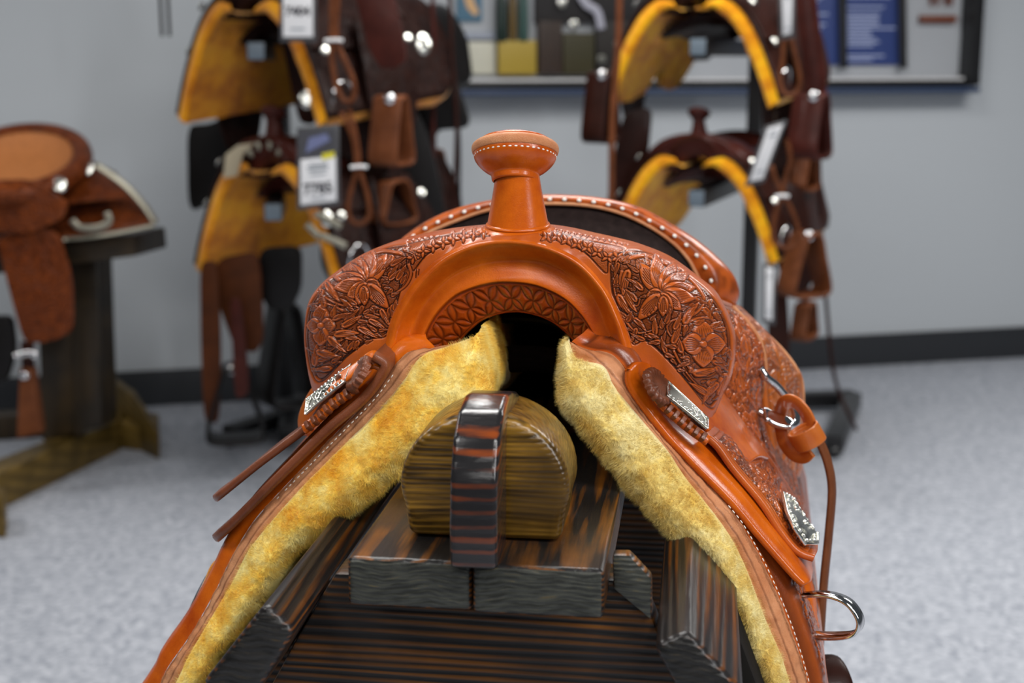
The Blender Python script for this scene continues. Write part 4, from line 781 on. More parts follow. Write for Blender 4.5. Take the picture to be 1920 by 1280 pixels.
    part(t, 'seat', gm(loft([sh(ci, .006), s1, s2, s3], 30, 6)), ml)
    part(t, 'seat_jockey', solid(loft([[np.array([CX + s * .19, 1.36, 1.03]) for s in (-1, 0, 1)] and [(CX - .23, 1.36, 1.0), (CX - .16, 1.36, 1.08), (CX, 1.36, 1.11), (CX + .16, 1.36, 1.08), (CX + .23, 1.36, 1.0)], [(CX - .24, 1.62, .99), (CX - .18, 1.64, 1.07), (CX, 1.66, 1.12), (CX + .18, 1.64, 1.07), (CX + .24, 1.62, .99)], [(CX - .20, 1.78, .99), (CX - .14, 1.80, 1.05), (CX, 1.81, 1.09), (CX + .14, 1.80, 1.05), (CX + .20, 1.78, .99)]], 24, 6), .006), mt)
    if buck:
        for f in np.linspace(.14, .86, 6):
            P = cr(g2m, 50); i = int(f * 49); part(t, 'buck_lace', ell(P[i] + np.array([0, -.006, 0]), P[min(i + 1, 49)] - P[i - 1], .020, .034, .012, (0, -1, 0)), M['silvert'])
    return t
def gp(px, py, Y): return tuple(D(px, py, Y))
YL, YR = 4.45, 4.55; rs = []
rs.append(rack_saddle('dark brown saddle with orange-yellow fleece, upper one on the left metal rack', gp(474, 2, YL), math.radians(38), M['darktool'], M['darktool'], M['fl3'], scale=1.10, notch=.0))
rs.append(rack_saddle('dark red-brown saddle with cream lacing on the fork, lower one on the left metal rack', gp(506, 303, YL), math.radians(38), M['brownlea2'], M['darktool'], M['fl3'], buck=True, fender=(0, 1), scale=1.10))
rs.append(rack_saddle('dark brown saddle with bright yellow fleece, upper one on the right metal rack', gp(1302, -2, YR), math.radians(31), M['darktool'], M['brownlea'], M['fl2'], notch=.25))
rs.append(rack_saddle('plain mahogany saddle with bare horn, lower one on the right metal rack', gp(1305, 292, YR), math.radians(31), M['brownlea2'], M['brownlea'], M['fl2'], fender=(0, 1)))
rs.append(rack_saddle('black saddle with dark fleece hanging behind the left metal rack', gp(600, 15, 4.95), math.radians(34), M['blacklea'], M['blacklea'], M['blacklea'], group=None, fender=(0, 1)))
# ---- metal racks
def rack(label, ex, eys, Ye, yaw, posts, feet):
    base = FL(*posts); t = Thing('saddle_rack', label, 'rack', tuple(base)); d = np.array([math.sin(yaw), math.cos(yaw), 0])
    b = np.array(base); part(t, 'post', bar(b + (0, 0, .04), b + (0, 0, 1.95), .055, .055, .004, up=(d[0], d[1], 0)), M['black'])
    for (ex_, ey_) in zip(ex, eys):
        e = D(ex_, ey_, Ye); L = (b - e)[1] / d[1]; q = e.copy(); q2 = np.array([b[0], b[1], e[2]]); arm = part(t, 'arm', bar(e, q2, .055, .055, .004), M['black']); dd = (q2 - e) / np.linalg.norm(q2 - e); part(t, 'end_cap', bar(e - dd * .004, e, .05, .05, .002), M['steelg'], parent=arm, label='grey square end cap')
    for f in feet:
        a = FL(*f[:2]); c = FL(*f[2:]); part(t, 'base_bar', bar(a + (0, 0, .05), c + (0, 0, .05), .07, .06, .006), M['black'])
        for q in (a, c): part(t, 'caster', lathe(np.array(q) + (0, 0, .022), (1, .2, 0), [(.001, -.012), (.02, -.012), (.022, -.008), (.022, .008), (.02, .012), (.001, .012)], 16), M['black'])
    return t
rack('black metal saddle rack holding the two left background saddles', (480, 512), (96, 398), 4.42, math.radians(10), (545, 800), [(430, 838, 548, 800), (548, 800, 590, 752), (540, 838, 548, 800)])
rt = rack('black metal saddle rack holding the two right background saddles', (1309, 1306), (88, 372), 4.52, math.radians(18), (1397, 790), [(1397, 775, 1600, 768), (1380, 850, 1397, 775), (1562, 858, 1598, 770)])
part(rt, 'foot_bolt', lathe(D(1603, 752, 5.55), (0, -1, 0.1), [(.001, .01), (.018, .008), (.02, 0)], 14), M['chrome'])
# ---- straps, loops, tags
def strap_thing(name, label, pts, w, th, mat, up=(0, -1, 0), cat='strap', group=None, n=40, sub=None):
    P = np.array([D(*p) for p in pts]); t = Thing(name, label, cat, tuple(P[0]), group=group); part(t, 'leather_strip', strap(P, w, th, n, up=up), mat)
    if name == 'coiled_latigo': part(t, 'hanger', tube([P[0], D(pts[0][0] - 6, pts[0][1] + 8, pts[0][2] + .55)], .006, 6, 6), mat)
    if sub:
        for q, l in sub: part(t, 'tie', strap([D(q[0] - l, q[1], q[2]), D(q[0], q[1] - 2, q[2]), D(q[0] + l, q[1] - 1, q[2])], .012, .010, 10, up=(0, 0, 1)), M['plast'], label='white plastic tie')
    return t
strap_thing('coiled_latigo', 'chestnut strap looped and tied with white plastic, upper one beside the left price tag', [(622, -30, 4.1), (622, 60, 4.1), (622, 110, 4.1), (632, 165, 4.1), (650, 192, 4.1), (664, 180, 4.1), (662, 150, 4.1), (645, 110, 4.1), (630, 70, 4.1), (634, -30, 4.1)], .016, .009, M['midlea'], up=(.3, -1, 0), sub=[((626, 77, 4.08), 17)])
strap_thing('coiled_latigo', 'olive-brown strap looped and tied, hanging right of the yellow-stickered price tag', [(655, 205, 4.1), (668, 260, 4.1), (676, 320, 4.1), (690, 370, 4.1), (692, 405, 4.1), (678, 420, 4.1), (660, 415, 4.1), (652, 390, 4.1), (660, 350, 4.1), (668, 315, 4.1), (662, 260, 4.1), (640, 210, 4.1)], .014, .008, M['midlea'], up=(.3, -1, 0), sub=[((673, 314, 4.08), 16)])
strap_thing('coiled_latigo', 'tan strap folded into a loop on the upper right rack saddle', [(1470, 70, 4.2), (1468, 110, 4.2), (1462, 150, 4.2), (1468, 172, 4.2), (1480, 179, 4.2), (1494, 172, 4.2), (1500, 150, 4.2), (1492, 110, 4.2), (1482, 70, 4.2)], .014, .008, M['midlea'], up=(.3, -1, 0))
strap_thing('coiled_latigo', 'dark chestnut strap tied in a loop on the lower right rack saddle', [(1476, 262, 4.2), (1482, 300, 4.2), (1474, 330, 4.2), (1465, 368, 4.2), (1452, 410, 4.2), (1448, 445, 4.2), (1462, 462, 4.2), (1480, 464, 4.2), (1496, 450, 4.2), (1494, 420, 4.2), (1480, 385, 4.2), (1468, 366, 4.2), (1456, 340, 4.2), (1446, 310, 4.2)], .013, .008, M['midlea'], up=(.3, -1, 0), sub=[((1466, 369, 4.18), 13)])
strap_thing('hanging_strap', 'narrow dark brown strap hanging right of the black saddle', [(810, -30, 4.7), (814, 120, 4.7), (812, 250, 4.7), (815, 300, 4.7)], .014, .006, M['brownlea2'])
strap_thing('hanging_strap', 'doubled thin dark strap hanging against the pale wall left of the horn', [(842, -30, 4.7), (848, 100, 4.7), (856, 230, 4.7), (850, 400, 4.7)], .013, .006, M['brownlea'])
strap_thing('hanging_strap', 'thin black strap hanging nearest the horn against the wall', [(850, 180, 4.75), (860, 250, 4.75), (861, 395, 4.75)], .012, .006, M['blacklea'])
strap_thing('hanging_strap', 'long tan strap hanging beside the dark display case contents', [(1162, -30, 4.5), (1160, 60, 4.5), (1155, 140, 4.5), (1148, 230, 4.5), (1146, 380, 4.5)], .020, .006, M['midlea'])
strap_thing('hanging_strap', 'wide brown stirrup strap at the right edge of the right rack', [(1508, -30, 4.3), (1516, 40, 4.3), (1524, 100, 4.3), (1530, 150, 4.3), (1528, 190, 4.3)], .062, .008, M['brownlea2'])
strap_thing('hanging_strap', 'thin black strap falling from the right rack and curling onto the floor', [(1536, 290, 4.75), (1538, 400, 4.75), (1544, 500, 4.75), (1552, 600, 4.75), (1560, 680, 4.75), (1575, 740, 4.78), (1606, 806, 4.82)], .013, .006, M['brownlea'])
for i, (x, l) in enumerate(((302, 'leftmost thin black strap end hanging at the top left'), (316, 'second thin black strap end hanging at the top left'))):
    strap_thing('hanging_strap', l, [(x - 3, -30, 4.6), (x, 30, 4.6), (x + 2, 68, 4.6)], .010, .005, M['blacklea'], group=None)
# stirrups seen singly
def stirrup(label, top, w, h, Y, mat, yaw=0, th=.07, strapmat=None):
    c = D(top[0], top[1], Y); t = Thing('stirrup', label, 'stirrup', tuple(c)); k = Y / F; X = np.array([math.cos(yaw), math.sin(yaw), 0]); Z = np.array([0, 0, -1.])
    P = [c + X * w * k * a + Z * h * k * b for a, b in ((-.16, 0), (-.32, .4), (-.48, .85), (-.40, .98), (0, 1.0), (.40, .98), (.48, .85), (.32, .4), (.16, 0))]
    part(t, 'bow', sweep(cr(P + [P[0]], 60)[:-1], rrect(th, .012), up=np.cross(X, Z) * 0 + X, closed=True) if False else sweep(cr(P + [P[0]], 60)[:-1], rrect(.012, th, .004), up=np.array([-X[1], X[0], 0]), closed=True), mat)
    part(t, 'bolt', lathe(c + np.array([0, -.03, .0]), (0, -1, 0), [(.001, .012), (.014, .008), (.017, 0), (.001, 0)], 14), M['chrome']); return t
stirrup('pale brown stirrup with round silver bolt hanging in the middle of the left rack', (733, 185), 62, 120, 4.15, M['midlea'], 1.05, .10)
stirrup('dark brown stirrup hanging low under the left rack above its base', (437, 690), 110, 140, 4.6, M['blacklea'], .2, .15)
stirrup('black stirrup beside the floor foot of the left rack', (532, 575), 90, 190, 4.75, M['blacklea'], .6, .14)
stirrup('mahogany leather stirrup at the right edge of the right rack', (1522, 180), 66, 112, 4.3, M['brownlea2'], .9, .10)
stirrup('dark mahogany stirrup at the left edge of the right rack', (1128, 140), 56, 122, 4.6, M['brownlea'], .9, .09)
stirrup('brown stirrup hanging lowest on the right rack', (1512, 440), 90, 115, 4.35, M['midlea'], .5, .09)
def panel(name, label, pts, Y, th, mat, cat, dy=0, sub=True):
    P = [D(x, y, Y + (q[0] if q else 0)) for x, y, *q in pts]; c = sum(P) / len(P); t = Thing(name, label, cat, tuple(c)); part(t, 'leather_panel', prism(P, (0, th, 0), .004), mat); return t
def rnd(pts, k=5):   # rounded outline
    out = []; n = len(pts)
    for i in range(n):
        a, b, c = np.array(pts[i - 1], float), np.array(pts[i], float), np.array(pts[(i + 1) % n], float); p, q = b + (a - b) * .28, b + (c - b) * .28
        for s in np.linspace(0, 1, k): out.append(tuple((1 - s) ** 2 * p + 2 * s * (1 - s) * b + s * s * q))
    return out
panel('fender', 'orange-brown fender hanging under the lower left rack saddle', rnd([(405, 485), (488, 470), (494, 640), (478, 662), (440, 655), (405, 560)]), 4.62, .02, M['rust'], 'fender')
panel('stirrup_leather', 'rust-brown strap hanging nearest the wall below the left rack saddles', rnd([(374, 490), (408, 490), (414, 660), (410, 795), (382, 790), (376, 650)]), 4.55, .02, M['rust'], 'strap')
panel('stirrup_leather', 'rust-brown strap hanging below the orange-brown fender', rnd([(430, 560), (452, 560), (468, 735), (450, 748), (440, 740)]), 4.52, .02, M['brownlea2'], 'strap')
panel('fender', 'dark black-brown fender hanging right below the lower left saddle', rnd([(486, 465), (566, 460), (566, 540), (545, 582), (505, 582), (482, 545)]), 4.68, .02, M['blacklea'], 'fender')
panel('fender', 'dark tooled fender with rounded corner at the top of the left rack', rnd([(660, -30), (735, -30), (766, 110), (740, 130), (712, 128), (690, 90)]), 4.25, .02, M['brownlea2'], 'fender')
panel('fender', 'large black fender hanging behind the pale brown stirrup', rnd([(600, 60), (730, 120), (800, 240), (838, 400), (800, 430), (640, 450), (590, 250)]), 4.62, .03, M['blacklea'], 'fender')
panel('fender', 'dark brown fender crossing behind the looped straps of the left rack', rnd([(560, 20), (690, 60), (730, 200), (715, 300), (640, 300), (590, 180)]), 4.45, .02, M['darktool'], 'fender')
panel('skirt_corner', 'black skirt corner sticking out right of the left rack', rnd([(745, 70), (800, 75), (850, 130), (882, 225), (875, 240), (812, 245), (740, 240)]), 4.8, .02, M['blacklea'], 'skirt')
panel('fender', 'dark brown fender hanging on the left side of the right rack', rnd([(1170, 210), (1225, 200), (1215, 300), (1190, 400), (1135, 400), (1150, 300)]), 4.75, .02, M['brownlea'], 'fender')
panel('fender', 'dark brown fender on the right side of the right rack', rnd([(1425, 110), (1530, 100), (1520, 280), (1500, 330), (1450, 330), (1430, 240)]), 4.55, .02, M['darktool'], 'fender')
panel('fender', 'brown fender low on the right rack above the hanging tags', rnd([(1440, 330), (1510, 350), (1530, 520), (1500, 560), (1455, 500)]), 4.5, .02, M['brownlea'], 'fender')
panel('fender', 'dark brown strap end hanging down behind the saddle skirt on the right', rnd([(1440, 540), (1475, 530), (1482, 640), (1476, 700), (1440, 680)]), 4.45, .015, M['brownlea'], 'strap')
panel('fender', 'black saddle flap filling the lower right of the left rack behind the silver trims', rnd([(600, 400), (700, 380), (790, 400), (770, 470), (640, 560), (600, 500)]), 4.6, .02, M['blacklea'], 'fender')
panel('fender', 'dark brown fender hanging behind the upper tag of the left rack', rnd([(520, 40), (600, 30), (612, 150), (590, 235), (560, 230), (540, 140)]), 4.62, .02, M['brownlea'], 'fender')
panel('fender', 'black flap seen between the two left rack saddles', rnd([(350, 235), (392, 232), (430, 215), (470, 245), (474, 340), (410, 375), (352, 400)]), 5.05, .02, M['blacklea'], 'fender')
# price tags
def text(t, s, c, size, mat, X=(1, 0, 0), nrm=(0, -1, 0), parent=None, name='lettering'):
    cu = bpy.data.curves.new('lettering', 'FONT'); cu.body = s; cu.size = size; cu.align_x = 'CENTER'; cu.align_y = 'CENTER'; cu.offset = .0012; cu.extrude = .0006; cu.resolution_u = 3
    o = bpy.data.objects.new('t', cu); COL.objects.link(o); bpy.context.view_layer.update(); me = bpy.data.meshes.new_from_object(o); bpy.data.objects.remove(o)
    X = Vector(X).normalized(); n = Vector(nrm).normalized(); Yv = n.cross(X); Mx = Matrix((X, Yv, n)).transposed().to_4x4(); Mx.translation = Vector(np.array(c) - t.off); me.transform(Mx); me.materials.append(mat); me.name = name
    q = bpy.data.objects.new(name, me); COL.objects.link(q); q.parent = parent if parent else t.o; return q
def tag_(label, quad, Y, price, sticker=False, dark_top=0):
    P = [D(x, y, Y) for x, y in quad]; c = sum(P) / 4; t = Thing('price_tag', label, 'tag', tuple(c)); u = (P[1] - P[0]) / np.linalg.norm(P[1] - P[0]); v = (P[3] - P[0]) / np.linalg.norm(P[3] - P[0]); w = np.linalg.norm(P[1] - P[0]); h = np.linalg.norm(P[3] - P[0])
    sl = part(t, 'sleeve', prism([P[0] - u * .01 - v * .01, P[1] + u * .01 - v * .01, P[2] + u * .01 + v * .014, P[3] - u * .01 + v * .014], (0, .004, 0), .001), M['plastd'], label='dark edged plastic sleeve')
    cs = part(t, 'card', prism([P[0] + v * h * dark_top, P[1] + v * h * dark_top, P[2], P[3]], (0, -.002, 0), .0003), M['card'])
    def at(a, b): return P[0] + u * w * a + v * h * b + np.array([0, -.0035, 0])
    if price: text(t, price, at(.5, .80 if dark_top else .52), w * .42, M['ink'], X=u, nrm=(0, -1, 0), parent=cs)
    for k, (b, l) in enumerate(((.46, .5), (.50, .62), (.54, .55), (.60, .45), (.93, .4)) if dark_top else ((.1, .3), (.18, .5), (.85, .5))):
        part(t, 'printed_line', bar(at(.5 - l / 2, b), at(.5 + l / 2, b), .0012, .003, 0, up=(0, 0, 1)), M['steelg'], parent=cs)
    part(t, 'string', tube([P[0] + (P[1] - P[0]) * .5, P[0] + (P[1] - P[0]) * .5 + np.array([.02, .12, .03]), D((quad[0][0] + quad[1][0]) / 2 + 10, quad[0][1] - 20, Y + .55)], .002, 12, 6), M['blacklea'])
    if dark_top:
        part(t, 'card_back', prism([P[0], P[1], P[1] + v * h * dark_top, P[0] + v * h * dark_top], (0, -.0015, 0), 0), M['tagdark']); part(t, 'emblem', prism([at(.15, .30), at(.25, .10), at(.75, .06), at(.85, .16), at(.45, .24)], (0, -.001, 0), 0), M['tagblue'])
    if sticker: part(t, 'sticker', prism([at(.62, .33), at(.97, .31), at(.97, .39), at(.62, .41)], (0, -.001, 0), 0), M['yellow'], label='small yellow sticker')
    return t
M['plastd'] = plain('dark_plastic_sleeve', (.06, .06, .065), .3); M['tagdark'] = plain('dark_print', (.05, .05, .06), .5); M['tagblue'] = plain('blue_grey_print', (.14, .16, .30), .5); M['yellow'] = plain('yellow_sticker', (.70, .62, .02), .5)
tag_('white price tag in plastic sleeve on the upper left rack saddle', [(531, -30), (586, -30), (587, 69), (531, 69)], 4.0, '7404')
tag_('white price tag with yellow sticker reading 7785 on the left rack', [(563, 246), (629, 240), (631, 376), (564, 384)], 4.0, '7785', True, .38)
tag_('pale folded tag hanging edge-on below the upper right rack saddle', [(1440, 240), (1468, 232), (1430, 335), (1405, 340)], 4.1, '')
tag_('narrow pale tag at the top of the right rack', [(1466, -20), (1486, -20), (1484, 62), (1468, 66)], 4.1, '')
tag_('small pale tag hanging low on the right rack', [(1436, 500), (1450, 503), (1448, 600), (1434, 597)], 4.3, '')
M['creamlea'] = plain('cream_leather', (.34, .29, .20), .7)
# silver fittings that belong to the left rack's saddles
def wl(t, P): # world points -> that saddle's own frame
    P = np.asarray(P, float) - np.array(t.o.location); r = t.o.rotation_euler.z; s = t.o.scale[0]; cz, sz = math.cos(-r), math.sin(-r)
    return np.stack([P[..., 0] * cz - P[..., 1] * sz, P[..., 0] * sz + P[..., 1] * cz, P[..., 2]], -1) / s + t.off
for (t, x, y, Y, r) in ((rs[4], 793, 82, 4.55, .026), (rs[0], 575, 186, 4.25, .022), (rs[1], 612, 410, 4.25, .02)):
    V, Fc = lathe(D(x, y, Y), (.3, -1, .3), [(.001, .008), (r * .5, .008), (r * .9, .004), (r, 0), (.001, -.001)], 20, 1, 1.3); part(t, 'concho', (wl(t, V), Fc), M['silver'])
for pts in ([(418, 335), (422, 290), (445, 272), (478, 268), (456, 288), (444, 330)], [(548, 276), (566, 284), (566, 330), (556, 330), (552, 300)]):
    bmx = prism([D(x, y, 4.42) for x, y in pts], (0, .012, 0), .002); V = np.array([v.co[:] for v in bmx.verts]); V = wl(rs[1], V)
    for v, q in zip(bmx.verts, V): v.co = q
    part(rs[1], 'swell_inlay', bmx, M['creamlea'], label='cream rough leather panel on the fork')
for q in [(590, 400, 640, 425), (575, 420, 600, 445), (600, 440, 650, 462)]:
    V, Fc = strap([D(q[0], q[1], 4.22), (D(q[0], q[1], 4.22) + D(q[2], q[3], 4.22)) / 2, D(q[2], q[3], 4.22)], .02, .008, 6, up=(0, -1, 0)); part(rs[1], 'silver_trim', (wl(rs[1], V), Fc), M['silvert'])
# ================================================================ side stand and saddle at the left
sl = Thing('saddle_stand', 'worn brown wooden saddle stand at the left edge', 'stand', tuple(FL(190, 800)))
def px(pts, Y): return [D(x, y, Y) for x, y in pts]
part(sl, 'top_beam', prism(px([(-60, 455), (250, 440), (254, 480), (-60, 520)], 4.55), (.05, .22, 0), .006), M['wstand'])
part(sl, 'post', prism(px([(66, 480), (178, 470), (190, 800), (80, 828)], 4.75), (.03, .10, 0), .006), M['wstand'])
part(sl, 'post_edge', prism(px([(136, 470), (178, 466), (190, 790), (140, 822)], 4.72), (0, .03, 0), .004), M['wstand'])
part(sl, 'base_beam', prism([FL(-60, 985), FL(225, 845), FL(235, 822), FL(-60, 950)], (0, 0, .115), .006), M['wbeam'])
part(sl, 'foot', prism([FL(200, 838), FL(300, 850), FL(300, 822), FL(200, 810), ], (0, 0, .10), .01), M['wbeam'])
a_, b_ = FL(195, 800), FL(300, 850)
part(sl, 'foot_block', prism([a_ + (0, 0, .0), b_, b_ + (0, 0, .10), a_ + (b_ - a_) * .62 + (0, 0, .20), a_ + (0, 0, .24)], (.02, -.09, 0) , .008), M['wbeam'])
part(sl, 'foot', prism([FL(-70, 1000), FL(12, 1010), FL(15, 985), FL(-70, 970)], (0, 0, .12), .008), M['wbeam'])
part(sl, 'base_beam', prism([FL(-60, 830), FL(190, 812), FL(190, 800), FL(-60, 815)], (0, 0, .09), .006), M['wstand'])
ls = Thing('western_saddle', 'brown tooled saddle with tan seat and silver trim on the stand at the left edge', 'saddle', gp(60, 440, 4.5))
c0 = D(20, 300, 4.55)
part(ls, 'seat', lathe(D(38, 300, 4.6), (.05, -.42, 1), [(.001, -.035), (.08, -.032), (.13, -.012), (.165, .015)], 40, 1.05, 1.2), M['tanseat'], label='tan roughout seat')
part(ls, 'cantle_binding', lathe(D(38, 300, 4.6), (.05, -.42, 1), [(.155, .012), (.17, .022), (.20, .018), (.212, -.005), (.205, -.035), (.17, -.07)], 48, 1.05, 1.2), M['tantool'])
part(ls, 'rear_skirt', solid(loft([px([(-80, 380), (60, 330), (160, 305), (215, 325)], 4.75), px([(-80, 420), (60, 400), (170, 372), (250, 372)], 4.62), px([(-80, 462), (60, 455), (170, 442), (290, 418)], 4.5)], 30, 6), .014), M['tantool'])
part(ls, 'back_jockey', solid(loft([px([(60, 330), (120, 315), (180, 320)], 4.66), px([(80, 390), (150, 378), (250, 370)], 4.50)], 20, 6), .010), M['tantool'])
part(ls, 'silver_edge', strap(px([(180, 308), (232, 345), (270, 385), (292, 418)], 4.50), .022, .008, 24, up=(0, -.6, .7)), M['silvert'], label='silver trim along the skirt corner')
part(ls, 'silver_edge', strap(px([(120, 448), (180, 442), (240, 432), (288, 422)], 4.48), .016, .006, 24, up=(0, -.6, .7)), M['silvert'])
part(ls, 'carrying_plate', strap(px([(135, 412), (150, 426), (185, 426), (205, 414), (200, 398)], 4.48), .022, .012, 24, up=(0, -1, 0)), M['silvert'], label='bowed silver handle plate')
part(ls, 'concho', lathe(D(110, 346, 4.45), (.2, -1, .5), [(.001, .008), (.02, .006), (.026, 0)], 20), M['silver']); part(ls, 'concho', lathe(D(162, 316, 4.6), (.2, -1, .5), [(.001, .008), (.02, .006), (.026, 0)], 20), M['silver'])
part(ls, 'front_jockey', prism(px(rnd([(-60, 340), (60, 335), (128, 380), (118, 410), (50, 440), (-60, 430)]), 4.40), (0, .02, 0), .005), M['tantool'])
part(ls, 'fender', prism(px(rnd([(-10, 440), (105, 425), (135, 520), (138, 620), (100, 640), (45, 645), (20, 560)]), 4.42), (0, .02, 0), .006), M['tantool'])
part(ls, 'stirrup_leather', prism(px([(38, 640), (62, 640), (64, 690), (40, 690)], 4.43), (0, .012, 0), .003), M['brownlea'])
part(ls, 'buckle', strap(px([(28, 668), (60, 662), (66, 672)], 4.41), .02, .01, 12, up=(0, -1, 0)), M['chrome'])
part(ls, 'stirrup', prism(px([(36, 690), (60, 690), (78, 812), (30, 822)], 4.42), (0, .05, 0), .008), M['midlea'], label='light brown wooden stirrup side'); part(ls, 'stirrup_bolt', lathe(D(46, 704, 4.41), (0, -1, 0), [(.001, .01), (.012, .008), (.015, 0)], 14), M['chrome'])
part(ls, 'tapadero', prism(px(rnd([(-60, 600), (20, 590), (28, 660), (10, 720), (-60, 720)]), 4.50), (0, .04, 0), .01), M['blacklea'])
# ================================================================ display case on the back wall
cl = Thing('display_case', 'black-framed glass display case on the back wall', 'display case', tuple(PW(1200, 160)))
dp = .10
def wq(x0, y0, x1, y1, off): return [PW(x0, y0, off), PW(x1, y0, off), PW(x1, y1, off), PW(x0, y1, off)]
def wbox(x0, y0, x1, y1, off, d, bev=.003): return prism(wq(x0, y0, x1, y1, off), wn * d, bev)
M['caseback'] = plain('case_back_panel', (.40, .42, .45), .6); M['bluep'] = plain('navy_ledge', (.035, .055, .11), .4)
part(cl, 'back_panel', wbox(640, -150, 1800, 158, .004, .006, 0), M['caseback'])
p0, p1 = PW(640, 157, 0), PW(1806, 160, 0); zb = min(p0[2], p1[2])
def hor(z, h, off, d, x0=640, x1=1806, bev=.003):
    a = PW(x0, 100, off); b = PW(x1, 100, off); a[2] = b[2] = z; return prism([a, b, b + (0, 0, h), a + (0, 0, h)], wn * d, bev)
zb = PW(1300, 162, dp)[2]
part(cl, 'frame_rail', hor(zb - .005, .028, .004, dp, 640, 1812), M['black']); part(cl, 'frame_rail', hor(2.45, .03, .004, dp, 640, 1812), M['black'])
part(cl, 'ledge', hor(zb - .032, .024, .004, dp + .02, 640, 1815), M['bluep'], label='navy ledge strip under the case')
for xx in (640, 1798): part(cl, 'frame_post', (lambda a: prism([a, a + wu * .055, a + wu * .055 + (0, 0, 2.45 - zb), a + (0, 0, 2.45 - zb)], wn * dp, .003))(np.array([*PW(xx, 100, .004)[:2], zb])), M['black'])
part(cl, 'glass_pane', hor(zb + .02, 2.43 - zb, dp - .008, .003, 650, 1795, 0), M['glass'])
part(cl, 'inner_sill', hor(zb + .022, .012, .012, dp - .03, 650, 1795), M['card'])
def case_thing(name, label, cat, x0, y0, x1, y1, mat, off=.012, d=.02, grp=None, pn='body'):
    P = wq(x0, y0, x1, y1, off); t = Thing(name, label, cat, tuple(sum(P) / 4), group=grp); part(t, pn, prism(P, wn * d, .002), mat); return t
def pm(n_, c, r=.5, **k): M[n_] = plain(n_, c, r, **k); return M[n_]
t = case_thing('framed_picture', 'small blue and orange picture at the top left of the display case', 'picture', 855, -60, 903, 40, pm('grey_blue_print', (.07, .16, .24)), d=.012)
part(t, 'printed_shape', prism([PW(868, -10, .026), PW(882, -14, .026), PW(898, 24, .026), PW(890, 30, .026), PW(876, 16, .026)], wn * .001, 0), pm('pale_orange_print', (.62, .38, .18)))
case_thing('cream_board', 'cream panel at the lower left of the display case', 'panel', 852, 78, 926, 139, pm('cream_board', (.56, .55, .46)))
case_thing('grey_board', 'grey strip above the cream panel in the display case', 'panel', 850, 60, 926, 74, pm('grey_board', (.30, .33, .40)))
case_thing('yellow_box', 'yellow box standing beside the cream panel in the display case', 'box', 930, 76, 1000, 139, pm('dull_yellow_card', (.40, .28, .035)), d=.05)
case_thing('yellow_box', 'yellow box at the left end of the display case, behind straps', 'box', 812, 76, 840, 139, M['dull_yellow_card'], d=.05)
for i, (x0, x1, c, l) in enumerate(((930, 950, (.02, .035, .03), 'dark green bottle left of three above the yellow box'), (954, 968, (.14, .09, .03), 'brown bottle in the middle above the yellow box'), (972, 990, (.05, .10, .09), 'green bottle right of three above the yellow box'))):
    a = PW((x0 + x1) / 2, 74, .05); t = Thing('bottle', l, 'bottle', tuple(a), group='bottles in the display case'); r = (x1 - x0) / F * 6 / 2; part(t, 'glass_body', lathe(a, (0, 0, 1), [(.001, 0), (r, .002), (r, .16), (r * .4, .21), (r * .4, .26), (.001, .26)], 18), pm('bottle_tint_%d' % i, c, .2))
for i, (x0, y0, x1, y1, c, l) in enumerate(((1005, 40, 1048, 139, (.035, .020, .014), 'dark brown box right of the yellow box'), (1050, 62, 1108, 139, (.040, .034, .010), 'dark olive box in the middle of the display case'), (1112, 40, 1200, 139, (.016, .012, .010), 'black box behind the right rack in the display case'), (1000, -80, 1330, 42, (.009, .007, .008), 'black jacket hanging in the display case'))):
    case_thing('dark_box' if i < 3 else 'jacket', l, 'box' if i < 3 else 'jacket', x0, y0, x1, y1, pm('dark_card_%d' % i, c, .6), d=.05 if i < 3 else .03)
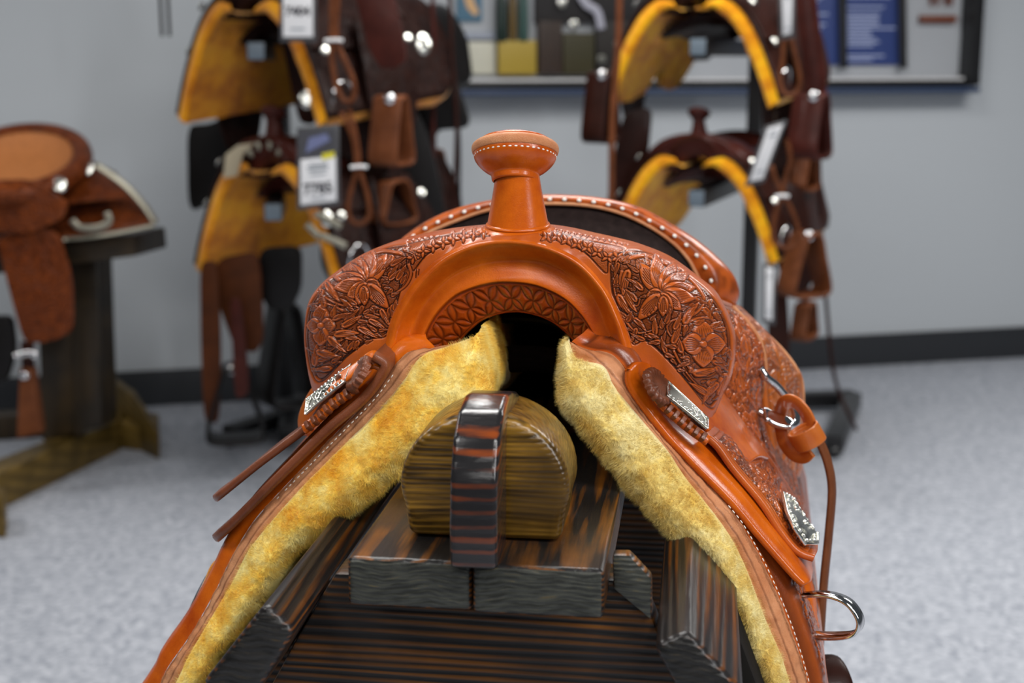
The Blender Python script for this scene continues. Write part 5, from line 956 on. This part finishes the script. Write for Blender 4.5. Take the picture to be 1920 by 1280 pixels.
for i, (x, y, l) in enumerate(((1054, 5, 'upper left pale round badge on the black jacket'), (1076, 46, 'lower pale round badge on the black jacket'), (1128, 112, 'dim round badge low on the black box'))):
    t = Thing('badge', l, 'badge', tuple(PW(x, y, .07))); part(t, 'disc', lathe(PW(x, y, .07), wn, [(.001, .006), (.018, .004), (.022, 0)], 16), M['silverd' if i == 2 else 'silver'])
t = Thing('ribbon', 'pale ribbon draped over the black jacket in the display case', 'ribbon', tuple(PW(1110, 10, .07))); part(t, 'cloth_strip', strap([PW(1088, -10, .07), PW(1100, 8, .07), PW(1120, 22, .07), PW(1128, 55, .07)], .035, .004, 20, up=tuple(wn)), pm('lilac_cloth', (.42, .42, .50)))
# blue price chart
t = case_thing('wall_chart', 'blue printed chart with rows of white text in the display case', 'chart', 1420, -80, 1690, 122, pm('blue_print', (.030, .055, .20)), d=.01)
m, n_, b_s = nt_new('printed_rows'); M['rows'] = plain('pale_blue_print', (.40, .46, .68), .6)
g_ = random.Random(5); y = -40
while y < 112:
    for (xa, xb) in ((1432, 1560), (1585, 1680)):
        l = g_.uniform(.5, 1.0); 
        if g_.random() < .8: part(t, 'printed_line', prism(wq(xa, y, xa + (xb - xa) * l, y + 3.2, .023), wn * .001, 0), M['rows'])
    y += 6.5
for x in (1582, 1694):
    tt = Thing('strap', ('black strap hanging in front of the left half of the blue chart' if x < 1600 else 'black strip along the right edge of the blue chart'), 'strap', tuple(PW(x, 60, .05))); part(tt, 'leather_strip', strap([PW(x - 3, -80, .05), PW(x - 1, 40, .05), PW(x, 128, .05)], .035, .012, 20, up=tuple(wn)), M['black'])
tt = Thing('horse_emblem', 'red-brown emblem on a bar above the white area of the display case', 'emblem', tuple(PW(1755, 30, .03)))
M['redbrown'] = plain('red_brown_paint', (.16, .035, .008), .5)
part(tt, 'plinth', prism(wq(1722, 29, 1790, 42, .02), wn * .02, .002), M['redbrown'])
for xx in (1740, 1752, 1768, 1778): part(tt, 'spike', prism([PW(xx, -30, .02), PW(xx + 9, -30, .02), PW(xx + 7, 8, .02), PW(xx + 3, 12, .02)], wn * .01, .001), M['redbrown'])
